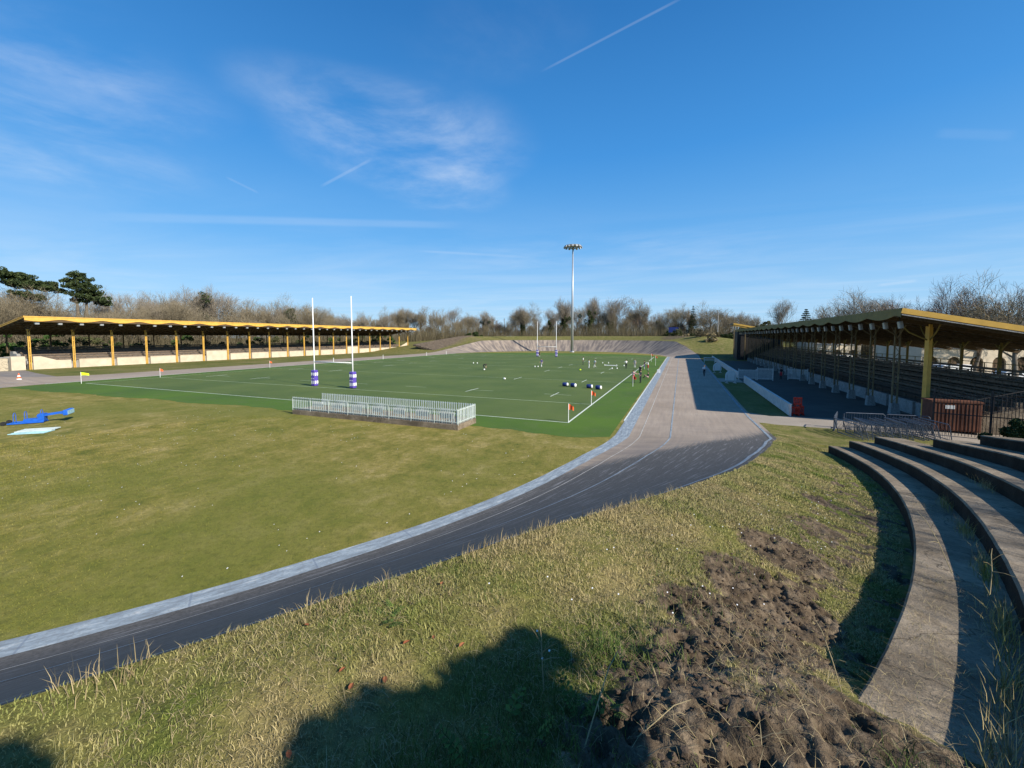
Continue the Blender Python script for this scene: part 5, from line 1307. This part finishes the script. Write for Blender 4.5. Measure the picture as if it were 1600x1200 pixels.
# ivy clad trunks
def ivy_tree(px, py, dist, frac, label, w=1.0, mat='ivy', k=2):
    r = pixel_tree(k, px, py, dist, label, wide=.8, name='ivy_tree'); Hh = 18.0; cs = []
    for i in range(26):
        t = i/25; z = .3 + t*frac*Hh; rr = (1.5 - .7*t)*w*random.uniform(.7, 1.3); cs.append((random.gauss(0,.5)*w, random.gauss(0,.5)*w, z, rr))
    for _ in range(8): t = random.uniform(.5, 1); cs.append((random.gauss(0,1.4)*w, random.gauss(0,1.4)*w, t*frac*Hh, random.uniform(.7,1.2)*w))
    add_leaves('ivy', cs, 5200, .16, M[mat], r, 1.0)
for px, py, d, fr, lab, w in ((322,440,182,.80,'tall tree thickly clad in dark ivy above the left stand',1.3),(240,466,170,.75,'dark ivy clad tree right of the tall pine',1.5),(452,470,190,.8,'dark ivy clad tree left of the near goal',1.6),(567,492,215,.7,'small dark ivy clad tree right of the near goal',1.3),
    (817,474,222,.6,'ivy clad trunk behind the far goal',.9),(860,478,226,.55,'ivy clad trunk left of the floodlight mast',.9),(881,466,228,.55,'ivy clad trunk close to the mast',.8),(921,462,228,.62,'leaning ivy clad trunk right of the mast',1.0),(758,482,224,.6,'dark ivy clad tree left of the far goal',1.3),(955,472,228,.5,'ivy clad trunk second right of the mast',.9),(1080,480,224,.7,'dark ivy clad tree beyond the far end of the track',1.3),(1030,484,228,.6,'low ivy clad tree beyond the end of the pitch',1.5)):
    ivy_tree(px, py, d, fr, lab, w)
# pines
def pine(px, py, dist, label, spec, seed, Hscale=1.0):
    x, y = at(px, dist); Hh = h_for(px, py, dist, 0); r = thing('pine_tree', (x, y, -.1), label, 'tree'); rng = random.Random(seed)
    a = math.atan2(x, y); ex, ey = math.cos(a), -math.sin(a)       # across the line of sight
    mb = MB(); cs = []
    for sx in spec['trunks']: mb.tube([(sx*ex*.2, sx*ey*.2, 0), (sx*ex*.6, sx*ey*.6, Hh*.45), (sx*ex*.9, sx*ey*.9, Hh*.72), (sx*ex*.4, sx*ey*.4, Hh*.96)], [.55,.42,.28,.08], 8)
    for u, v, s in spec['pads']:      # lateral metres, height fraction, size
        u *= spec['k'][0] if u < 0 else spec['k'][1]
        for _ in range(3):
            dpt = rng.uniform(-s*.9, s*.9); c = (u*ex + dpt*ey + rng.gauss(0,.3), u*ey - dpt*ex + rng.gauss(0,.3), v*Hh)
            for _ in range(9): cs.append((c[0]+rng.gauss(0,s*.5), c[1]+rng.gauss(0,s*.5), c[2]+rng.gauss(0,s*.16), rng.uniform(.35,.75)))
            if _: continue
            b = Vector((0, 0, max(v*Hh - abs(u)*.12 - .4, Hh*.6))); mb.tube([b, b.lerp(Vector(c), .55)+Vector((0,0,.3)), Vector(c)], [.12,.08,.03], 5)
    mb.build('trunk', M['bark'], r, True); add_leaves('crown', cs, 19000, .15, M['pine_leaf'], r, .75)
pine(128, 426, 160, 'tall dark pine with layered branches behind the left stand', {'trunks':(-.6,1.6), 'k':(.95,.66), 'pads':[(0,.97,1.6),(1.2,.92,2.0),(-1.6,.90,1.7),(2.6,.86,1.6),(.5,.86,2.3),(-1.8,.83,2.0),(3.2,.80,2.0),(-5.2,.84,1.7),(-6.6,.80,1.5),(-4.2,.79,1.6),(1.2,.79,2.6),(5.0,.77,1.8),(-8.2,.70,1.6),(-9.3,.69,1.1),(2.6,.73,2.4),(5.8,.70,2.0),(-.5,.74,2.0),(7.0,.66,1.6),(0,.68,1.7)]}, 3)
pine(2, 420, 150, 'dark pine leaning in at the left edge behind the stand', {'trunks':(0,), 'k':(1,.62), 'pads':[(0,.95,2.0),(2.6,.95,2.2),(5.0,.93,2.0),(6.5,.88,2.0),(8.5,.87,1.9),(10.3,.84,1.6),(7.5,.83,1.6),(5.5,.75,1.5),(9.3,.72,1.4),(-3,.92,2.4),(3.5,.86,2.0),(11.4,.82,1.2)]}, 4)
# conifers behind the right stand
def conifer(px, py, dist, label, wd, seed):
    x, y = at(px, dist); Hh = h_for(px, py, dist, 0); r = thing('conifer', (x, y, -.1), label, 'tree'); rng = random.Random(seed); cs = []; mb = MB()
    mb.tube([(0,0,0),(0,0,Hh*.97)], [.3,.04], 7)
    for i in range(24):
        t = i/23; z = Hh*(.15+.84*t); R = wd*(1-t)**.8 + .15; n = 4
        for k in range(n):
            a = i*1.1 + k*2*math.pi/n; e = (R*math.cos(a), R*math.sin(a), z-.15*R); mb.tube([(0,0,z), e], [.06,.02], 4)
            for q in (.35,.65,.95): cs.append((e[0]*q, e[1]*q, z-.15*R*q, .28+.25*(1-t)))
    mb.build('trunk', M['bark'], r); add_leaves('crown', cs, 7000, .12, M['pine_leaf'], r, .4)
conifer(1258, 483, 150, 'small dark conifer above the right stand roof', 4.0, 2)
conifer(1082, 478, 218, 'pointed dark conifer beyond the far end of the track', 3.0, 5)
# evergreen shrubs
def shrub(loc, w, h, mat, label, n=3800, leaf=.13, group=None):
    r = thing('shrub', loc, label, 'shrub', group); cs = []
    for _ in range(26):
        a = random.uniform(0, 6.28); q = math.sqrt(random.random())*w; z = random.uniform(.15, 1)*h*(1-.45*(q/w)**2); cs.append((q*math.cos(a), q*math.sin(a), z, random.uniform(.35,.75)*min(1.4, w*.5)))
    mb = MB()
    for _ in range(6): c = random.choice(cs); mb.tube([(0,0,-.1), (c[0]*.5, c[1]*.5, c[2]*.5), c[:3]], [.07,.05,.02], 5)
    mb.build('stems', M['bark'], r); add_leaves('foliage', cs, n, leaf, M[mat], r, .85)
for k, (y, mat, h, w) in enumerate(((39,'laurel',6.5,3.2),(45,'laurel',7.0,3.0),(51.5,'olive_leaf',6,2.6),(34,'laurel',6.5,3.4),(63,'olive_leaf',5.5,2.8),(70,'laurel',6.5,2.8),(79,'ivy',5.8,2.6),(90,'laurel',6,3.0),(101,'olive_leaf',5.5,2.6),(113,'ivy',6,2.6),(126,'laurel',5.5,2.8),(138,'ivy',6.5,3.0),(149,'ivy',7,3.4),(155,'laurel',7.5,3.2),(57,'ivy',5.5,2.6))):
    shrub((-127.5-random.uniform(0,3), y, 0), w*1.35, h*1.1, mat, {'laurel':'bright green evergreen shrub behind the left stand benches','olive_leaf':'dull green bush behind the left stand benches','ivy':'dark evergreen bush behind the left stand benches'}[mat], group='shrubs behind the left stand')
for k, (px, py, d, mat, lab) in enumerate(((1165,505,215,'olive_leaf','dull green bushy tree left of the far pavilion roof'),(1195,502,205,'olive_leaf','dull green bushy tree right of the far pavilion roof'),(1050,515,215,'ivy','dark bush beyond the blue board'),(740,520,205,'ivy','dark bush on the bank left of the far goal'),(1138,520,190,'ivy','dark bush beside the far end of the right stand'))):
    x, y = at(px, d); zb = zb_at(x, y); shrub((x, y, zb), 4.5, h_for(px, py, d, zb), mat, lab, 5200, .2)
for k, (x, y, w, h) in enumerate(((15.4,27.3,1.4,2.7),(17.6,28.4,1.7,3.2),(20.3,29.3,2.0,3.4))):
    shrub((x, y, 0), w, h, 'ivy', ['dark ivy mass just above the end of the terrace steps','dark ivy mass between two others right of the black fence','dark ivy mass at the right edge near the black fence'][k], 12000, .045)
for k in range(16):
    x, y = random.uniform(-6, 16), random.uniform(150, 196); r_ = math.hypot(x-CX, y-FY)
    if r_ < 50: continue
    shrub((x, y, zb_at(x, y)), random.uniform(1.0, 2.4), random.uniform(1.0, 3.0), random.choice(['brush','straw','olive_leaf']), 'scrubby brown bush on the rough slope right of the far bend', 900, .16, 'scrub on the far right slope')
# trees out of view to the right whose branch shadows cross the terraces, and unseen leafy clumps added by the viewpoint for their shadows
for k, (x, y, h) in enumerate(((14,1.8,12.2),(16.5,6.5,13.0),(25,9,12),(29,17,11))):
    inst_tree([1,3,0,4][k], (x, y, .2), h, 'bare tree on the slope behind the near terraces', 'trees behind the near terraces')
def shadow_clump():
    r = thing('shadow_clump', (4.43,.50,5.75), 'unseen leafy clump added behind the viewpoint to cast the foreground shadow', 'tree')  # added out of view, crown shaped to throw the foreground shadow
    mb = MB(); mb.tube([(0,0,-.1),(.03,.02,.9),(0,.05,1.8)], [.03,.025,.015], 6); cs = []
    for dy, dz, q in ((-.72,.52,.26),(-.6,.40,.26),(-.40,.40,.26),(-.28,.33,.26),(-.05,.2,.24),(.2,.13,.24),(.42,.05,.18),(.74,-.02,.17),(.62,.0,.12),(-.12,-.2,.24),(.3,-.17,.2),(-.45,.2,.28),(-.3,.05,.26),(-.5,0,.24),(0,0,.25),(-.62,.2,.22),(.1,-.1,.22),(-.35,-.18,.2)):
        cs.append((random.gauss(0,.08), dy, 1.78+dz, q)); mb.tube([(0,.03,1.2),(0,dy*.6,1.55),(0,dy,1.78+dz)], [.015,.01,.006], 4)
    mb.build('trunk', M['bark'], r); add_leaves('crown', cs, 7600, .045, M['laurel'], r, .9)
    r = thing('shadow_clump', (4.25,-1.28,6.0), 'unseen leafy tuft on a stem added to cast the shadow of a viewer', 'tree'); mb = MB(); mb.tube([(0,0,-.3),(.02,.03,1.6),(0,0,3.0)], [.02,.017,.01], 6); mb.build('trunk', M['bark'], r)  # added out of view, stands in for a viewer whose head shades the corner
    add_leaves('crown', [(0,0,3.0,.15),(.03,.08,2.9,.12),(0,-.09,2.85,.13)], 1300, .03, M['laurel'], r, .9)
shadow_clump()
# tangled undergrowth of the woods: one mass
def undergrowth():
    n = 190000; px = RNG.uniform(-120, 1700, n); a = np.arctan((px-800)/641) - R_(22.38)
    base = np.where(px < 640, np.minimum(136/np.maximum(.25, np.sin(-a)), 235), np.where(px < 1150, 212, np.interp(px, [1150,1300,1700], [212,150,95])))
    d = base + RNG.uniform(0, 1, n)**1.2*80; x, y = d*np.sin(a), d*np.cos(a)
    z = np.where((y > 112) & ((np.abs(x-CX) > 45) | (y > 178)), zfar(x, y), 0.0)
    hh = RNG.uniform(.8, 9.5, n)*(.55 + .9*fbm(x*.06, y*.06, 3, 4)); w = RNG.uniform(.03, .09, n)
    blades('undergrowth', x, y, z, hh, w, RNG.uniform(.05, .6, n), M['brush'], 'tangled brown undergrowth and thin stems of the surrounding woods')
undergrowth()

# ------------------------------------------------------------------ sky, sun, camera
SUN_AZ, SUN_EL = 105.6, 33.0     # from +y toward +x
W = bpy.data.worlds.new('World'); S.world = W; W.use_nodes = True
def world():
    nt = W.node_tree; nt.nodes.clear(); N_ = nt.nodes.new; Lk = nt.links.new
    out = N_('ShaderNodeOutputWorld'); bg = N_('ShaderNodeBackground'); Lk(bg.outputs[0], out.inputs[0]); bg.inputs[1].default_value = .105
    sky = N_('ShaderNodeTexSky'); sky.sky_type = 'NISHITA'; sky.sun_disc = False; sky.sun_elevation = R_(SUN_EL); sky.sun_rotation = R_(SUN_AZ)
    sky.altitude = 60; sky.air_density = 1.0; sky.dust_density = .35; sky.ozone_density = 3.5
    tc = N_('ShaderNodeTexCoord')
    def m(op, a, b=0.0, clamp=False):
        n = N_('ShaderNodeMath'); n.operation = op; n.use_clamp = clamp
        for i, v in enumerate((a, b)):
            if hasattr(v, 'is_linked'): Lk(v, n.inputs[i])
            else: n.inputs[i].default_value = v
        return n.outputs[0]
    sp = N_('ShaderNodeSeparateXYZ'); Lk(tc.outputs['Generated'], sp.inputs[0]); X, Y, Z = sp.outputs
    zc = m('MAXIMUM', Z, .03); u = m('DIVIDE', X, zc); v = m('DIVIDE', Y, zc)      # cloud layer plane
    def vec(a, b):
        c = N_('ShaderNodeCombineXYZ'); Lk(a, c.inputs[0]); Lk(b, c.inputs[1]); return c.outputs[0]
    def noise(vc, s, d=6, r=.6, dist=0.0):
        n = N_('ShaderNodeTexNoise'); n.inputs['Scale'].default_value = s; n.inputs['Detail'].default_value = d; n.inputs['Roughness'].default_value = r; n.inputs['Distortion'].default_value = dist
        Lk(vc, n.inputs['Vector']); return n.outputs['Fac']
    def ss(x, a, b):
        n = N_('ShaderNodeMapRange'); n.interpolation_type = 'SMOOTHSTEP'; Lk(x, n.inputs[0]); n.inputs[1].default_value = a; n.inputs[2].default_value = b; return n.outputs[0]
    wisp = noise(vec(m('MULTIPLY', u, .9), m('MULTIPLY', v, .9)), 1.6, 9, .62, .25)
    soft = noise(vec(u, v), .9, 4, .5)
    def patch(uc, vc, ru, rv, rot=0):
        du = m('SUBTRACT', u, uc); dv = m('SUBTRACT', v, vc); c, s = math.cos(rot), math.sin(rot)
        a = m('ADD', m('MULTIPLY', du, c), m('MULTIPLY', dv, s)); b = m('SUBTRACT', m('MULTIPLY', dv, c), m('MULTIPLY', du, s))
        r2 = m('ADD', m('POWER', m('ABSOLUTE', m('DIVIDE', a, ru)), 2.0), m('POWER', m('ABSOLUTE', m('DIVIDE', b, rv)), 2.0)); return m('SUBTRACT', 1.0, ss(r2, 0.0, 1.0))
    dirs = CLOUDS
    tot = None
    for (uc, vc, ru, rv, rot, amp) in dirs:
        p = m('MULTIPLY', m('MULTIPLY', patch(uc, vc, ru, rv, rot), ss(wisp, .34, .90)), amp*.95); tot = p if tot is None else m('ADD', tot, p)
    # thin veil low over the woods
    low = m('MULTIPLY', m('SUBTRACT', 1.0, ss(Z, .06, .36)), ss(noise(vec(m('MULTIPLY', u, .25), m('MULTIPLY', v, .5)), 1.2, 6, .6, .6), .35, .75)); tot = m('ADD', tot, m('MULTIPLY', low, .20))
    # contrails: short bands about great circles
    for (nx, ny, nz, w, cx_, cy_, cz_, ln, amp) in TRAILS:
        dn = m('ABSOLUTE', m('ADD', m('ADD', m('MULTIPLY', X, nx), m('MULTIPLY', Y, ny)), m('MULTIPLY', Z, nz)))
        dc = m('ADD', m('ADD', m('MULTIPLY', X, cx_), m('MULTIPLY', Y, cy_)), m('MULTIPLY', Z, cz_))
        b = m('MULTIPLY', m('SUBTRACT', 1.0, ss(dn, w*.25, w)), ss(dc, math.cos(ln), math.cos(ln*.6)))
        b = m('MULTIPLY', b, m('ADD', .45, m('MULTIPLY', wisp, .8))); tot = m('ADD', tot, m('MULTIPLY', b, amp*.5))
    tot = m('MINIMUM', tot, .8)
    rp = N_('ShaderNodeValToRGB'); Lk(Z, rp.inputs[0]); e = rp.color_ramp.elements
    stops = [(0.0, (.44, .70, .95)), (.10, (.32, .60, .93)), (.21, (.17, .46, .88)), (.386, (.088, .325, .76)), (.60, (.050, .205, .54)), (1.0, (.034, .14, .40))]
    while len(e) < len(stops): e.new(.5)
    for k, (p_, c_) in enumerate(stops): e[k].position = p_; e[k].color = (*c_, 1)
    ml = N_('ShaderNodeMix'); ml.data_type = 'RGBA'; ml.blend_type = 'MULTIPLY'; ml.inputs[0].default_value = 1.0; Lk(rp.outputs[0], ml.inputs[6]); ml.inputs[7].default_value = (6.9, 6.7, 6.6, 1)
    m0 = N_('ShaderNodeMix'); m0.data_type = 'RGBA'; m0.inputs[0].default_value = .86; Lk(sky.outputs[0], m0.inputs[6]); Lk(ml.outputs[2], m0.inputs[7])
    mx = N_('ShaderNodeMix'); mx.data_type = 'RGBA'; Lk(tot, mx.inputs[0]); Lk(m0.outputs[2], mx.inputs[6]); mx.inputs[7].default_value = (5.4, 5.9, 6.5, 1)
    hs = N_('ShaderNodeHueSaturation'); hs.inputs['Saturation'].default_value = 1.06; Lk(mx.outputs[2], hs.inputs['Color'])
    Lk(hs.outputs[0], bg.inputs[0])
# camera frame, used to give the clouds and trails their bearings
PITCH, YAW = R_(3.398), R_(22.38)
fwd = Vector((-math.sin(YAW)*math.cos(PITCH), math.cos(YAW)*math.cos(PITCH), -math.sin(PITCH))); rgt = Vector((math.cos(YAW), math.sin(YAW), 0)); upv = rgt.cross(fwd)
def bearing(px, py): return (fwd*640 + rgt*(px-800) - upv*(py-564)).normalized()
def cl(px, py, ru, rv, rot, amp):
    d = bearing(px, py); return (d.x/d.z, d.y/d.z, ru, rv, rot, amp)
CLOUDS = [cl(640,235,.75,.75,.3,.55), cl(560,170,.6,.35,.9,.30), cl(690,300,.55,.6,.2,.35), cl(90,150,.8,.5,.4,.32), cl(20,240,1.2,.9,.3,.30), cl(980,400,3.0,1.6,.3,.16), cl(50,60,.5,.4,.2,.22), cl(760,60,.4,.3,.2,.10)]
def tr(a, b, w, amp):
    A, B = bearing(*a), bearing(*b); n = A.cross(B).normalized(); c = (A+B).normalized(); return (n.x, n.y, n.z, w, c.x, c.y, c.z, A.angle(B)/2*1.05, amp)
TRAILS = [tr((845,112),(1075,-8),.003,.24), tr((500,292),(582,248),.004,.26), tr((352,276),(405,302),.003,.18), tr((140,338),(720,352),.011,.26), tr((650,392),(830,402),.004,.22), tr((1370,446),(1435,438),.004,.30), tr((1460,208),(1590,212),.010,.10)]
world()
sd = bpy.data.lights.new('sun', 'SUN'); sd.energy = 5.0; sd.angle = R_(.55); sd.color = (1.0, .93, .82)
so = bpy.data.objects.new('sun', sd); link(so)
sv = Vector((math.sin(R_(SUN_AZ))*math.cos(R_(SUN_EL)), math.cos(R_(SUN_AZ))*math.cos(R_(SUN_EL)), math.sin(R_(SUN_EL))))
so.rotation_euler = (-sv).to_track_quat('-Z', 'Y').to_euler(); so.location = sv*100
cd = bpy.data.cameras.new('camera'); cd.sensor_width = 36; cd.lens = 640/1600*36; cd.shift_y = -36/1600; cd.clip_start = .05; cd.clip_end = 4000
co = bpy.data.objects.new('camera', cd); link(co); co.location = (0, 0, H_EYE); co.rotation_euler = (math.pi/2 - PITCH, 0, YAW); S.camera = co
S.view_settings.view_transform = 'Standard'; S.view_settings.look = 'None'; S.view_settings.exposure = .56; S.view_settings.gamma = 1
S.render.engine = 'CYCLES'; S.cycles.max_bounces = 6; S.cycles.diffuse_bounces = 3; S.cycles.use_denoising = True
